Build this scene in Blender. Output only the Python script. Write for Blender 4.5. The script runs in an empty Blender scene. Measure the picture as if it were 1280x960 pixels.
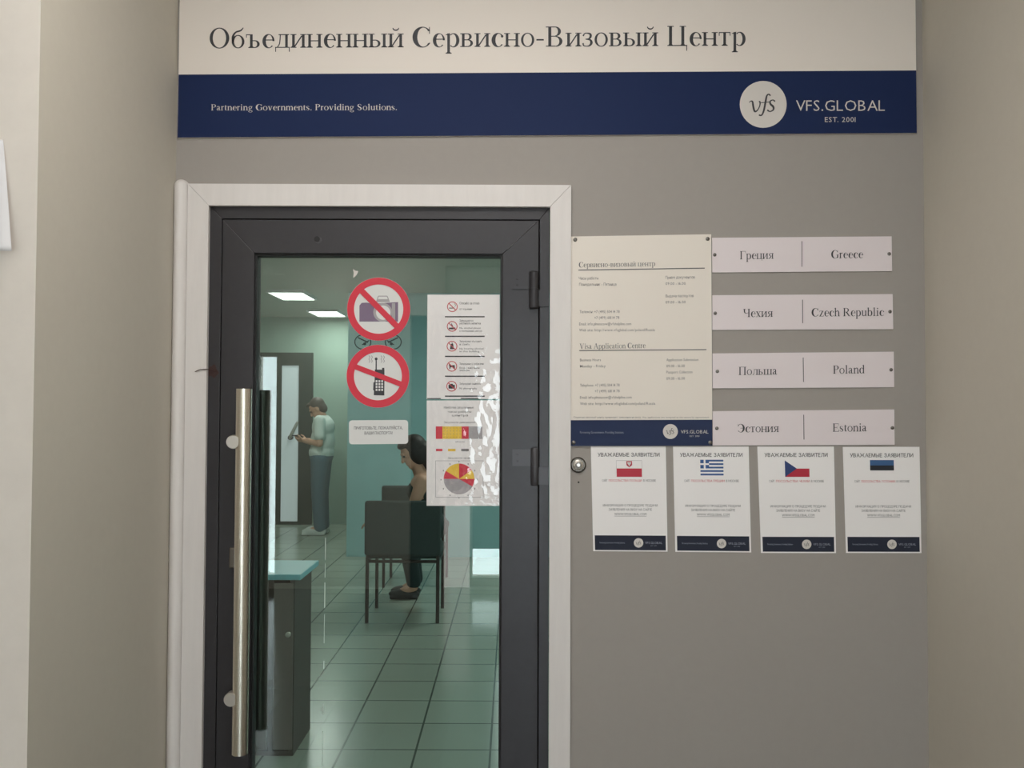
import bpy, bmesh, math, random
from mathutils import Vector, Matrix

random.seed(7)
S = bpy.context.scene
COL = S.collection

# ------------------------------------------------------------------ camera
F = 1110.0                      # focal length in pixels of the 1280x960 frame
CAM = Vector((0.0, -2.44, 1.52))
PITCH = math.atan(30.0 / F)
ROLL = 0.00375
ROT = Matrix.Rotation(math.pi / 2 + PITCH, 3, 'X') @ Matrix.Rotation(ROLL, 3, 'Z')
cam_data = bpy.data.cameras.new('camera')
cam = bpy.data.objects.new('camera', cam_data)
COL.objects.link(cam)
cam_data.sensor_width = 36.0
cam_data.lens = 36.0 * F / 1280.0
cam_data.clip_start = 0.02
cam.matrix_world = Matrix.Translation(CAM) @ ROT.to_4x4()
S.camera = cam

# ------------------------------------------------------------------ light
S.view_settings.view_transform = 'Standard'
S.view_settings.look = 'None'
S.view_settings.exposure = 0.0
S.view_settings.gamma = 1.0
S.view_settings.use_curve_mapping = False

world = bpy.data.worlds.new('world')
S.world = world
world.use_nodes = True
bg = world.node_tree.nodes['Background']
bg.inputs[0].default_value = (0.86, 0.94, 1.0, 1)
bg.inputs[1].default_value = 8.0


def area_light(name, loc, rot, sx, sy, power, color):
    d = bpy.data.lights.new(name, 'AREA')
    d.shape = 'RECTANGLE'
    d.size = sx
    d.size_y = sy
    d.energy = power
    d.color = color
    o = bpy.data.objects.new(name, d)
    o.location = loc
    o.rotation_euler = rot
    COL.objects.link(o)
    return o


HALL_WARM = (1.0, 0.955, 0.91)
# ceiling lamps of the hall, above and behind the photographer
area_light('hall_lamp_light', (-0.15, -1.25, 2.93), (0, 0, 0), 0.9, 0.6, 21, HALL_WARM)
area_light('hall_lamp_light', (0.1, -2.7, 2.93), (0, 0, 0), 1.2, 0.6, 6, HALL_WARM)
area_light('hall_lamp_light', (-1.3, -4.3, 2.93), (0, 0, 0), 1.2, 0.6, 21, HALL_WARM)  # unseen lamp set here to brighten the wall mirrored in the glass
# daylight of the hall window behind the photographer
area_light('hall_window_light', (0.415, -4.985, 1.325), (math.pi / 2, 0, 0), 1.07, 1.25, 12, (0.93, 0.97, 1.0))

# ------------------------------------------------------------------ materials


def lin(c):
    out = []
    for v in c:
        v = v / 255.0
        out.append(v / 12.92 if v <= 0.04045 else ((v + 0.055) / 1.055) ** 2.4)
    return (*out, 1.0)


MATS = {}


def mat(name, rgb, rough=0.6, metal=0.0, noise=0.0, scale=30.0, bump=0.0, spec=0.5, emit=0.0, stretch=(1, 1, 1)):
    if name in MATS:
        return MATS[name]
    m = bpy.data.materials.new(name)
    m.use_nodes = True
    nt = m.node_tree
    p = nt.nodes['Principled BSDF']
    p.inputs['Base Color'].default_value = lin(rgb)
    p.inputs['Roughness'].default_value = rough
    p.inputs['Metallic'].default_value = metal
    p.inputs['Specular IOR Level'].default_value = spec
    if emit:
        p.inputs['Emission Color'].default_value = lin(rgb)
        p.inputs['Emission Strength'].default_value = emit
    if noise or bump:
        tc = nt.nodes.new('ShaderNodeTexCoord')
        mp = nt.nodes.new('ShaderNodeMapping')
        mp.inputs['Scale'].default_value = stretch
        nt.links.new(tc.outputs['Object'], mp.inputs['Vector'])
        n = nt.nodes.new('ShaderNodeTexNoise')
        n.inputs['Scale'].default_value = scale
        n.inputs['Detail'].default_value = 6
        n.inputs['Roughness'].default_value = 0.65
        nt.links.new(mp.outputs[0], n.inputs['Vector'])
        if noise:
            c = lin(rgb)
            r = nt.nodes.new('ShaderNodeValToRGB')
            r.color_ramp.elements[0].position = 0.3
            r.color_ramp.elements[1].position = 0.7
            r.color_ramp.elements[0].color = tuple(max(0, v * (1 - noise)) for v in c[:3]) + (1,)
            r.color_ramp.elements[1].color = tuple(min(1, v * (1 + noise)) for v in c[:3]) + (1,)
            nt.links.new(n.outputs[0], r.inputs[0])
            nt.links.new(r.outputs[0], p.inputs['Base Color'])
        if bump:
            b = nt.nodes.new('ShaderNodeBump')
            b.inputs['Strength'].default_value = bump
            b.inputs['Distance'].default_value = 0.003
            nt.links.new(n.outputs[0], b.inputs['Height'])
            nt.links.new(b.outputs[0], p.inputs['Normal'])
    MATS[name] = m
    return m


def clear_mat(name, tint, refl_rough=0.0, ior=1.5, boost=1.0, bump=0.0):
    """Clear sheet: what lies behind it is tinted, its faces mirror by Fresnel."""
    m = bpy.data.materials.new(name)
    m.use_nodes = True
    nt = m.node_tree
    nt.nodes.clear()
    out = nt.nodes.new('ShaderNodeOutputMaterial')
    tr = nt.nodes.new('ShaderNodeBsdfTransparent')
    tr.inputs[0].default_value = tint
    gl = nt.nodes.new('ShaderNodeBsdfGlossy')
    gl.inputs['Roughness'].default_value = refl_rough
    fr = nt.nodes.new('ShaderNodeFresnel')
    fr.inputs[0].default_value = ior
    mu = nt.nodes.new('ShaderNodeMath')
    mu.operation = 'MULTIPLY'
    mu.use_clamp = True
    mu.inputs[1].default_value = boost
    nt.links.new(fr.outputs[0], mu.inputs[0])
    mx = nt.nodes.new('ShaderNodeMixShader')
    nt.links.new(mu.outputs[0], mx.inputs[0])
    nt.links.new(tr.outputs[0], mx.inputs[1])
    nt.links.new(gl.outputs[0], mx.inputs[2])
    nt.links.new(mx.outputs[0], out.inputs[0])
    if bump:
        tc = nt.nodes.new('ShaderNodeTexCoord')
        n = nt.nodes.new('ShaderNodeTexNoise')
        n.inputs['Scale'].default_value = 60
        nt.links.new(tc.outputs['Object'], n.inputs['Vector'])
        b = nt.nodes.new('ShaderNodeBump')
        b.inputs['Strength'].default_value = bump
        b.inputs['Distance'].default_value = 0.004
        nt.links.new(n.outputs[0], b.inputs['Height'])
        nt.links.new(b.outputs[0], gl.inputs['Normal'])
    return m


def tile_mat(name, rgb, grout, size, rough, offx=0.0, offy=0.0):
    m = bpy.data.materials.new(name)
    m.use_nodes = True
    nt = m.node_tree
    p = nt.nodes['Principled BSDF']
    tc = nt.nodes.new('ShaderNodeTexCoord')
    mp = nt.nodes.new('ShaderNodeMapping')
    mp.inputs['Location'].default_value = (offx, offy, 0)
    nt.links.new(tc.outputs['Object'], mp.inputs[0])
    b = nt.nodes.new('ShaderNodeTexBrick')
    b.offset = 0.0
    b.squash = 1.0
    b.inputs['Scale'].default_value = 1.0
    b.inputs['Brick Width'].default_value = size
    b.inputs['Row Height'].default_value = size
    b.inputs['Mortar Size'].default_value = 0.005
    b.inputs['Mortar Smooth'].default_value = 0.1
    c = lin(rgb)
    b.inputs['Color1'].default_value = c
    b.inputs['Color2'].default_value = tuple(v * 0.93 for v in c[:3]) + (1,)
    b.inputs['Mortar'].default_value = lin(grout)
    nt.links.new(mp.outputs[0], b.inputs['Vector'])
    nt.links.new(b.outputs['Color'], p.inputs['Base Color'])
    p.inputs['Roughness'].default_value = rough
    return m


M_WALL = mat('grey_wall_paint', (159, 153, 147), 0.75, noise=0.015, scale=40, bump=0.03)
M_SIDE = mat('lightened_olive_grey_paint', (198, 192, 179), 0.75, noise=0.015, scale=40, bump=0.03)  # olive tint, with the base colour lightened in place of light on the sides
M_WHITEWALL = mat('cream_wall_paint', (226, 219, 210), 0.75, noise=0.03, scale=14, bump=0.05)
M_CEIL = mat('ceiling_paint', (215, 213, 208), 0.8)
M_TRIM = mat('white_casing', (222, 217, 214), 0.5, noise=0.03, scale=9, stretch=(6, 6, 0.6))
M_FRAME = mat('graphite_aluminium', (58, 57, 60), 0.4, 0.3, noise=0.05, scale=50)
M_FRAME2 = mat('graphite_hinge_metal', (74, 73, 76), 0.4, 0.3)
M_BLACK = mat('black_rubber', (20, 20, 21), 0.6)
M_STEEL = mat('brushed_steel', (226, 220, 206), 0.3, 1.0, noise=0.08, scale=60, bump=0.12, stretch=(1, 1, 12))
M_CAP = mat('satin_steel_cap', (205, 200, 192), 0.35, 0.8)
M_PAPER = mat('white_paper', (243, 240, 239), 0.6, spec=.3)
M_CREAM = mat('cream_laminated_board', (232, 224, 214), 0.55, spec=.3)
M_LILAC = mat('pale_lilac_plastic', (228, 218, 220), 0.55, spec=.3)
M_BOARD = mat('white_sign_board', (234, 225, 216), 0.55, spec=.3)
M_BLUE = mat('navy_print', (32, 45, 82), 0.6, spec=.12)
M_BLUE2 = mat('slate_navy_print', (46, 56, 86), 0.6, spec=.15)
M_BLUE3 = mat('dark_slate_print', (46, 50, 64), 0.6, spec=.15)
M_INK = mat('charcoal_ink', (58, 58, 62), 0.6)
M_INKG = mat('grey_ink', (128, 124, 124), 0.6)
M_INKM = mat('mid_grey_ink', (98, 96, 98), 0.6)
M_WPRINT = mat('white_print', (214, 208, 202), 0.55)
M_WDIM = mat('dim_white_print', (150, 154, 168), 0.55)
M_RED = mat('red_print', (214, 44, 66), 0.45)
M_REDINK = mat('red_ink', (200, 70, 80), 0.55)
M_FLAGRED = mat('crimson_flag_print', (186, 32, 58), 0.5)
M_FLAGBLUE = mat('blue_flag_print', (54, 92, 150), 0.5)
M_FLAGNAVY = mat('navy_flag_print', (34, 58, 112), 0.5)
M_YELLOW = mat('yellow_print', (240, 200, 66), 0.5)
M_GREYP = mat('grey_print', (168, 164, 166), 0.5)
M_PURPLE = mat('dusky_purple_print', (124, 106, 130), 0.5)
M_SCREW = mat('screw_metal', (120, 116, 112), 0.35, 0.8)
M_RUST = mat('rust', (62, 40, 36), 0.8, noise=0.3, scale=200)
M_GLASSW = mat('pale_sticker', (222, 222, 220), 0.5)


# ------------------------------------------------------------------ geometry helpers
def P(px, py, Y):
    d = ROT @ Vector(((px - 640.0) / F, -(py - 480.0) / F, -1.0))
    t = (Y - CAM.y) / d.y
    return CAM + d * t


def tag(o, label, cat, group=None, kind=None):
    if label:
        o['label'] = label
    if cat:
        o['category'] = cat
    if group:
        o['group'] = group
    if kind:
        o['kind'] = kind
    return o


def world_loc(o):
    v = Vector((0, 0, 0))
    while o:
        v += o.location
        o = o.parent
    return v


def link_mesh(name, verts, faces, mats, parent=None, origin=None, smooth=False, fmats=None):
    """verts in world space; origin only for top-level objects."""
    me = bpy.data.meshes.new(name)
    o = bpy.data.objects.new(name, me)
    COL.objects.link(o)
    if parent is not None:
        o.parent = parent
        off = world_loc(parent)
    else:
        off = Vector(origin) if origin is not None else Vector((0, 0, 0))
        o.location = off
    me.from_pydata([Vector(v) - off for v in verts], [], faces)
    if not isinstance(mats, (list, tuple)):
        mats = [mats]
    for m in mats:
        me.materials.append(m)
    if fmats:
        for f, i in zip(me.polygons, fmats):
            f.material_index = i
    if smooth:
        for f in me.polygons:
            f.use_smooth = True
    me.update()
    return o


def empty(name, loc, label, cat, group=None, kind=None):
    o = bpy.data.objects.new(name, None)
    o.empty_display_size = 0.05
    o.location = loc
    COL.objects.link(o)
    return tag(o, label, cat, group, kind)


class MB:
    """collects closed shapes in world space"""
    def __init__(self):
        self.v, self.f = [], []

    def add(self, verts, faces):
        n = len(self.v)
        self.v += [Vector(v) for v in verts]
        self.f += [tuple(i + n for i in f) for f in faces]
        return self

    def prism(self, a, b):
        """front loop a joined to back loop b"""
        n = len(a)
        vs = list(a) + list(b)
        fs = [tuple(range(n)), tuple(range(2 * n - 1, n - 1, -1))]
        for i in range(n):
            j = (i + 1) % n
            fs.append((i, i + n, j + n, j))
        return self.add(vs, fs)

    def box(self, x0, x1, y0, y1, z0, z1, bev=0.0):
        if bev <= 0:
            vs = [(x, y, z) for x in (x0, x1) for y in (y0, y1) for z in (z0, z1)]
            fs = [(0, 1, 3, 2), (4, 6, 7, 5), (0, 4, 5, 1), (2, 3, 7, 6), (0, 2, 6, 4), (1, 5, 7, 3)]
            return self.add(vs, fs)
        bm = bmesh.new()
        bmesh.ops.create_cube(bm, size=1.0)
        for v in bm.verts:
            v.co = Vector(((x0 + x1) / 2 + v.co.x * (x1 - x0), (y0 + y1) / 2 + v.co.y * (y1 - y0), (z0 + z1) / 2 + v.co.z * (z1 - z0)))
        bmesh.ops.bevel(bm, geom=bm.edges[:], offset=bev, segments=3, profile=0.5, affect='EDGES')
        bm.verts.index_update()
        self.add([v.co.copy() for v in bm.verts], [tuple(v.index for v in f.verts) for f in bm.faces])
        bm.free()
        return self

    def pxpoly(self, pts, Y, th):
        """polygon given by picture points, standing on plane Y (front), th thick backwards"""
        a = [P(x, y, Y) for x, y in pts]
        b = [p + Vector((0, th, 0)) for p in a]
        return self.prism(a, b)

    def tube(self, p0, p1, r0, r1=None, n=16, caps=True):
        r1 = r0 if r1 is None else r1
        p0, p1 = Vector(p0), Vector(p1)
        d = (p1 - p0).normalized()
        u = d.orthogonal().normalized()
        w = d.cross(u)
        vs = []
        for p, r in ((p0, r0), (p1, r1)):
            for k in range(n):
                a = 2 * math.pi * k / n
                vs.append(p + (u * math.cos(a) + w * math.sin(a)) * r)
        fs = [(k, (k + 1) % n, n + (k + 1) % n, n + k) for k in range(n)]
        if caps:
            fs += [tuple(range(n - 1, -1, -1)), tuple(range(n, 2 * n))]
        return self.add(vs, fs)

    def lathe(self, c, axis, prof, n=24):
        """prof: list of (distance along axis, radius)"""
        c, d = Vector(c), Vector(axis).normalized()
        u = d.orthogonal().normalized()
        w = d.cross(u)
        vs, fs = [], []
        for h, r in prof:
            for k in range(n):
                a = 2 * math.pi * k / n
                vs.append(c + d * h + (u * math.cos(a) + w * math.sin(a)) * r)
        for i in range(len(prof) - 1):
            for k in range(n):
                fs.append((i * n + k, i * n + (k + 1) % n, (i + 1) * n + (k + 1) % n, (i + 1) * n + k))
        fs.append(tuple(range(n - 1, -1, -1)))
        fs.append(tuple(range((len(prof) - 1) * n, len(prof) * n)))
        return self.add(vs, fs)

    def capsule(self, p0, p1, r0, r1, n=12, m=5):
        """tapered limb with round ends"""
        p0, p1 = Vector(p0), Vector(p1)
        L = (p1 - p0).length
        d = (p1 - p0).normalized() if L > 1e-6 else Vector((0, 0, 1))
        prof = []
        for i in range(m + 1):
            a = math.pi / 2 * i / m
            prof.append((-r0 * math.cos(a), max(r0 * math.sin(a), 1e-4)))
        for i in range(m + 1):
            a = math.pi / 2 * i / m
            prof.append((L + r1 * math.sin(a), max(r1 * math.cos(a), 1e-4)))
        return self.lathe(p0, d, prof, n)

    def ellipsoid(self, c, r, rot=None, n=20, m=14):
        vs, fs = [], []
        R = rot or Matrix.Identity(3)
        for i in range(m + 1):
            t = math.pi * i / m
            for k in range(n):
                a = 2 * math.pi * k / n
                s = max(math.sin(t), 1e-3)
                vs.append(Vector(c) + R @ Vector((r[0] * s * math.cos(a), r[1] * s * math.sin(a), r[2] * math.cos(t))))
        for i in range(m):
            for k in range(n):
                fs.append((i * n + k, i * n + (k + 1) % n, (i + 1) * n + (k + 1) % n, (i + 1) * n + k))
        fs.append(tuple(range(n - 1, -1, -1)))
        fs.append(tuple(range(m * n, (m + 1) * n)))
        return self.add(vs, fs)

    def sweep(self, pts, r, n=8):
        pts = [Vector(p) for p in pts]
        for a, b in zip(pts, pts[1:]):
            self.capsule(a, b, r, r, n, 3)
        return self

    def build(self, name, m, parent=None, origin=None, smooth=False):
        o = link_mesh(name, self.v, self.f, m, parent, origin, smooth)
        bm = bmesh.new()
        bm.from_mesh(o.data)
        bmesh.ops.recalc_face_normals(bm, faces=bm.faces[:])
        bm.to_mesh(o.data)
        bm.free()
        if smooth:
            o.data.set_sharp_from_angle(angle=math.radians(40))
        return o


def remesh(o, voxel, smooth=6):
    """fuse the overlapping pieces of one body or garment into one surface"""
    md = o.modifiers.new('fuse', 'REMESH')
    md.mode = 'VOXEL'
    md.voxel_size = voxel
    md.use_smooth_shade = True
    sm = o.modifiers.new('soften', 'SMOOTH')
    sm.iterations = smooth
    sm.factor = 0.5
    bpy.context.view_layer.update()
    dg = bpy.context.evaluated_depsgraph_get()
    me = bpy.data.meshes.new_from_object(o.evaluated_get(dg))
    mats = list(o.data.materials)
    o.modifiers.clear()
    o.data = me
    if not me.materials:
        for m in mats:
            me.materials.append(m)
    return o


# ------------------------------------------------------------------ print helpers (all print is given in picture points)
def rect(x0, y0, x1, y1):
    return [(x0, y0), (x1, y0), (x1, y1), (x0, y1)]


def ring(cx, cy, rx, ry, tw, th, a0=0.0, a1=360.0, dx=0.0, n=40):
    k = max(6, int(n * abs(a1 - a0) / 360))
    out = []
    for i in range(k):
        q = []
        for j, inner in ((i, 0), (i + 1, 0), (i + 1, 1), (i, 1)):
            a = math.radians(a0 + (a1 - a0) * j / k)
            if inner:
                q.append((cx + dx + (rx - tw) * math.cos(a), cy + (ry - th) * math.sin(a)))
            else:
                q.append((cx + rx * math.cos(a), cy + ry * math.sin(a)))
        out.append(q)
    return out


def disc(cx, cy, r, n=40, a0=0.0, a1=360.0):
    pts = [(cx + r * math.cos(math.radians(a0 + (a1 - a0) * i / n)), cy + r * math.sin(math.radians(a0 + (a1 - a0) * i / n))) for i in range(n + (a1 - a0 < 360))]
    if a1 - a0 < 360:
        return [[(cx, cy), pts[i], pts[i + 1]] for i in range(n)]
    return [pts]


def stroke(pts, sub=6):
    """pts (x, y, width): a smooth pen stroke of changing width"""
    q = []
    n = len(pts)
    for i in range(n - 1):
        p0, p1, p2, p3 = pts[max(i - 1, 0)], pts[i], pts[i + 1], pts[min(i + 2, n - 1)]
        for k in range(sub):
            t = k / sub
            q.append(tuple(0.5 * (2 * b + (c - a) * t + (2 * a - 5 * b + 4 * c - d) * t * t + (3 * b - a - 3 * c + d) * t ** 3)
                           for a, b, c, d in zip(p0, p1, p2, p3)))
    q.append(pts[-1])
    L, R = [], []
    for i, (x, y, w) in enumerate(q):
        a, b = q[max(i - 1, 0)], q[min(i + 1, len(q) - 1)]
        dx, dy = b[0] - a[0], b[1] - a[1]
        l = math.hypot(dx, dy) or 1
        nx, ny = -dy / l * w / 2, dx / l * w / 2
        L.append((x + nx, y + ny))
        R.append((x - nx, y - ny))
    return [[L[i], L[i + 1], R[i + 1], R[i]] for i in range(len(q) - 1)]


def line(x0, y0, x1, y1, w):
    return stroke([(x0, y0, w), (x1, y1, w)], 1)


# ---- a hand drawn serif alphabet (y up, em = 1)
ST, TH = 0.088, 0.04


def st(x, y0=0.0, y1=0.45, w=ST, b=1, t=1):
    o = [rect(x, y0, x + w, y1)]
    if b:
        o.append(rect(x - 0.055, y0, x + w + 0.055, y0 + 0.028))
        o.append([(x - 0.03, y0 + 0.028), (x, y0 + 0.028), (x, y0 + 0.06)])
        o.append([(x + w + 0.03, y0 + 0.028), (x + w, y0 + 0.06), (x + w, y0 + 0.028)])
    if t == 1:
        o.append(rect(x - 0.055, y1 - 0.028, x + w + 0.055, y1))
    if t == 2:
        o.append([(x - 0.055, y1 - 0.055), (x, y1 - 0.06), (x, y1 - 0.02), (x + w, y1), (x + w, y1 + 0.01), (x - 0.055, y1 - 0.04)])
    return o


def diag(x0, y0, x1, y1, w):
    return [[(x0 - w / 2, y0), (x0 + w / 2, y0), (x1 + w / 2, y1), (x1 - w / 2, y1)]]


def half(cx, cy, rx, ry, tw=0.085, th=0.03, s=1):
    return ring(cx, cy, rx, ry, tw, th, -90 if s > 0 else 90, 90 if s > 0 else 270)


def shift(pl, dx, dy=0):
    return [[(x + dx, y + dy) for x, y in p] for p in pl]


G = {}


def g(chars, adv, *parts):
    pl = [q for p in parts for q in p]
    for c in chars:
        G[c] = (pl, adv)


def R_(*a):
    return [rect(*a)]


g('оo', .5, ring(.25, .222, .22, .235, .078, .028))
g('сc', .444, ring(.245, .222, .21, .235, .1, .028, 42, 320, .03), disc(.385, .345, .042))
g('еe', .444, ring(.24, .222, .2, .235, .09, .028, 0, 318, .025), R_(.09, .245, .43, .275))
g('рp', .5, st(.075, -.217, .45, t=2), ring(.285, .222, .19, .235, .085, .03, -130, 130, -.02))
g('б', .5, ring(.255, .21, .21, .22, .08, .028), stroke([(.08, .2, .06), (.085, .38, .07), (.18, .52, .05), (.34, .575, .05), (.43, .67, .025)]))
g('ъ', .52, R_(.02, .42, .21, .45), R_(.02, .34, .045, .45), st(.15, t=0), half(.31, .127, .16, .127), R_(.2, 0, .31, .03), R_(.2, .224, .31, .254))
SOFT = st(.06) + half(.23, .127, .17, .127) + R_(.1, 0, .23, .03) + R_(.1, .224, .23, .254)
g('ь', .46, SOFT)
g('ы', .64, SOFT, st(.48))
g('н', .535, st(.06), st(.385), R_(.1, .21, .42, .242))
II = st(.06) + st(.385) + diag(.15, .05, .385, .40, .05)
g('и', .535, II)
g('й', .535, II, ring(.267, .64, .11, .1, .03, .045, 180, 360))
g('д', .52, R_(.02, 0, .50, .03), R_(.02, -.13, .048, .03), R_(.472, -.13, .5, .03), R_(.35, 0, .437, .45), R_(.13, .42, .48, .45),
  stroke([(.09, .02, .03), (.165, .15, .034), (.19, .44, .034)]))
g('л', .51, st(.36, t=0), R_(.13, .42, .49, .45), stroke([(.04, .04, .08), (.11, .04, .04), (.17, .2, .034), (.185, .44, .034)]))
g('в', .47, st(.06, b=0, t=0), R_(.005, 0, .25, .03), R_(.005, .42, .24, .45), R_(.1, .22, .26, .25), half(.24, .338, .145, .112), half(.25, .125, .175, .125))
g('з', .40, stroke([(.055, .34, .05), (.1, .42, .036), (.19, .435, .036), (.29, .40, .07), (.295, .31, .075), (.23, .25, .04), (.13, .237, .03)]),
  stroke([(.14, .237, .03), (.28, .215, .06), (.325, .12, .088), (.27, .03, .055), (.17, .005, .03), (.07, .03, .04), (.05, .11, .05)]))
g('х', .47, diag(.36, 0, .1, .45, .1), diag(.08, 0, .38, .45, .035), R_(.01, 0, .17, .028), R_(.26, 0, .46, .028), R_(.02, .422, .21, .45), R_(.3, .422, .45, .45))
g('т', .44, st(.178, t=0), R_(.03, .42, .414, .45), R_(.03, .33, .055, .45), R_(.389, .33, .414, .45))
g('ц', .54, st(.06), st(.375), R_(.06, 0, .51, .03), R_(.482, -.13, .51, .03))
g('я', .47, st(.335), half(.22, .33, .155, .12, s=-1), R_(.22, .42, .36, .45), R_(.22, .21, .36, .24), stroke([(.25, .22, .06), (.16, .07, .075), (.03, .014, .035)]))
g('ш', .77, st(.06), st(.34), st(.62), R_(.06, 0, .7, .03))
g('аa', .444, stroke([(.08, .335, .07), (.1, .41, .045), (.19, .437, .034), (.275, .4, .07), (.29, .3, .088), (.29, .09, .088), (.34, .025, .05), (.43, .045, .022)]),
  stroke([(.29, .27, .03), (.14, .215, .05), (.085, .12, .088), (.11, .04, .06), (.18, .035, .04), (.29, .1, .03)]))
g('О', .722, ring(.36, .33, .325, .345, .105, .03))
CC = ring(.36, .33, .325, .345, .125, .03, 38, 322, .035) + R_(.585, .44, .61, .665) + R_(.59, .1, .612, .16)
g('СC', .667, CC)
g('В', .667, st(.1, 0, .66, .1, b=0, t=0), R_(.02, 0, .34, .03), R_(.02, .63, .34, .66), R_(.15, .325, .36, .355), half(.33, .4975, .19, .1625, .1), half(.345, .17, .225, .175, .105))
g('Ц', .74, st(.1, 0, .66, .1), st(.505, 0, .66, .1), R_(.1, 0, .7, .03), R_(.672, -.16, .7, .03))
g('Г', .578, st(.1, 0, .66, .1), R_(.1, .63, .56, .66), R_(.532, .49, .56, .66))
g('Ч', .66, st(.47, 0, .66, .1), stroke([(.14, .65, .1), (.14, .45, .1), (.19, .35, .07), (.31, .31, .035), (.5, .36, .032)]), R_(.03, .632, .25, .66))
g('П', .722, st(.1, 0, .66, .1), st(.525, 0, .66, .1), R_(.1, .63, .62, .66))
g('Э', .66, ring(.3, .33, .325, .345, .125, .03, -142, 142, -.035), R_(.25, .32, .55, .35), R_(.045, .44, .07, .665))
g('G', .722, ring(.36, .33, .325, .345, .125, .03, 38, 335, .035), R_(.585, .44, .61, .665), st(.55, .04, .3, .095, b=0))
g('PР', .556, st(.1, 0, .66, .1), half(.3, .49, .22, .17, .1), R_(.15, .63, .3, .66), R_(.15, .32, .3, .35))
g('R', .667, st(.1, 0, .66, .1), half(.31, .49, .22, .17, .1), R_(.15, .63, .31, .66), R_(.15, .32, .31, .35), diag(.57, 0, .33, .33, .12), R_(.5, 0, .67, .028))
g('E', .611, st(.1, 0, .66, .1), R_(.1, .63, .55, .66), R_(.524, .5, .55, .66), R_(.1, 0, .585, .03), R_(.557, 0, .585, .17), R_(.15, .32, .42, .35), R_(.395, .25, .42, .42))
g('V', .722, diag(.36, 0, .14, .66, .11), diag(.36, 0, .59, .66, .04), R_(.02, .632, .28, .66), R_(.49, .632, .70, .66))
g('A', .722, diag(.1, 0, .35, .67, .04), diag(.58, 0, .37, .67, .11), R_(.2, .21, .5, .24), R_(.01, 0, .21, .028), R_(.46, 0, .71, .028))
SS = [(.86, .78, .08), (.72, .95, .05), (.45, 1.0, .05), (.15, .86, .15), (.2, .64, .17), (.55, .48, .19), (.86, .28, .17), (.72, .06, .1), (.42, 0, .05), (.18, .06, .05), (.06, .25, .08)]
g('S', .556, stroke([(.05 + x * .42, .01 + y * .64, w * .6) for x, y, w in SS]))
g('s', .389, stroke([(.04 + x * .31, .01 + y * .43, w * .46) for x, y, w in SS]))
g('r', .345, st(.075, t=2), stroke([(.15, .32, .03), (.21, .41, .05), (.3, .42, .085)]))
g('z', .444, R_(.05, .42, .41, .45), R_(.03, 0, .42, .03), diag(.1, .0, .35, .45, .1), R_(.05, .34, .072, .45), R_(.398, 0, .42, .12))
ARCH = stroke([(.15, .34, .03), (.25, .425, .05), (.345, .42, .07), (.4, .3, .088)])
g('n', .5, st(.07, t=2), st(.356, 0, .32, t=0), ARCH)
g('h', .5, st(.07, 0, .68, t=2), st(.356, 0, .32, t=0), ARCH)
g('m', .778, st(.07, t=2), st(.345, 0, .32, t=0), shift(ARCH, -.011), st(.62, 0, .32, t=0), shift(ARCH, .264))
g('u', .5, st(.07, .1, .45, b=0, t=2), st(.345, 0, .45, b=0, t=2), R_(.38, 0, .47, .03), stroke([(.114, .12, .088), (.15, .04, .065), (.25, .025, .045), (.36, .1, .03)]))
g('b', .5, st(.07, 0, .68, b=0, t=2), ring(.28, .222, .19, .235, .085, .03, -140, 140, -.02))
g('d', .5, st(.345, 0, .68, b=0, t=2), R_(.38, 0, .47, .03), ring(.22, .222, .19, .235, .085, .03, 40, 320, .02))
g('l', .278, st(.095, 0, .68, t=2))
g('i', .278, st(.095, 0, .45, t=2), disc(.14, .60, .055))
g('t', .30, stroke([(.13, .56, .03), (.13, .43, .085), (.13, .1, .088), (.18, .03, .05), (.27, .06, .022)]), R_(.03, .42, .27, .45))
g('v', .5, diag(.25, 0, .1, .45, .095), diag(.25, 0, .40, .45, .035), R_(.01, .422, .2, .45), R_(.31, .422, .48, .45))
g('g', .5, ring(.225, .31, .16, .145, .07, .028), ring(.24, -.1, .2, .115, .05, .03), stroke([(.13, .19, .04), (.12, .08, .06), (.3, .02, .05)]), R_(.34, .4, .47, .43))
g('.', .25, disc(.12, .045, .052))
g('-', .333, R_(.04, .2, .285, .25))
g(' ', .25)


def serif(text, x0, x1, base0, base1, h):
    """text from x0 to x1 on a baseline rising from base0 to base1, cap height h; picture points"""
    pl, x = [], 0.0
    for c in text:
        q, a = G[c]
        pl += shift(q, x)
        x += a
    xs = [p[0] for q in pl for p in q]
    lo, hi = min(xs), max(xs)
    k = h / 0.66
    out = []
    for q in pl:
        r = []
        for a, b in q:
            t = (a - lo) / (hi - lo)
            r.append((x0 + (x1 - x0) * t, base0 + (base1 - base0) * t - b * k))
        out.append(r)
    return out


TEXT_CACHE = {}


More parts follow.
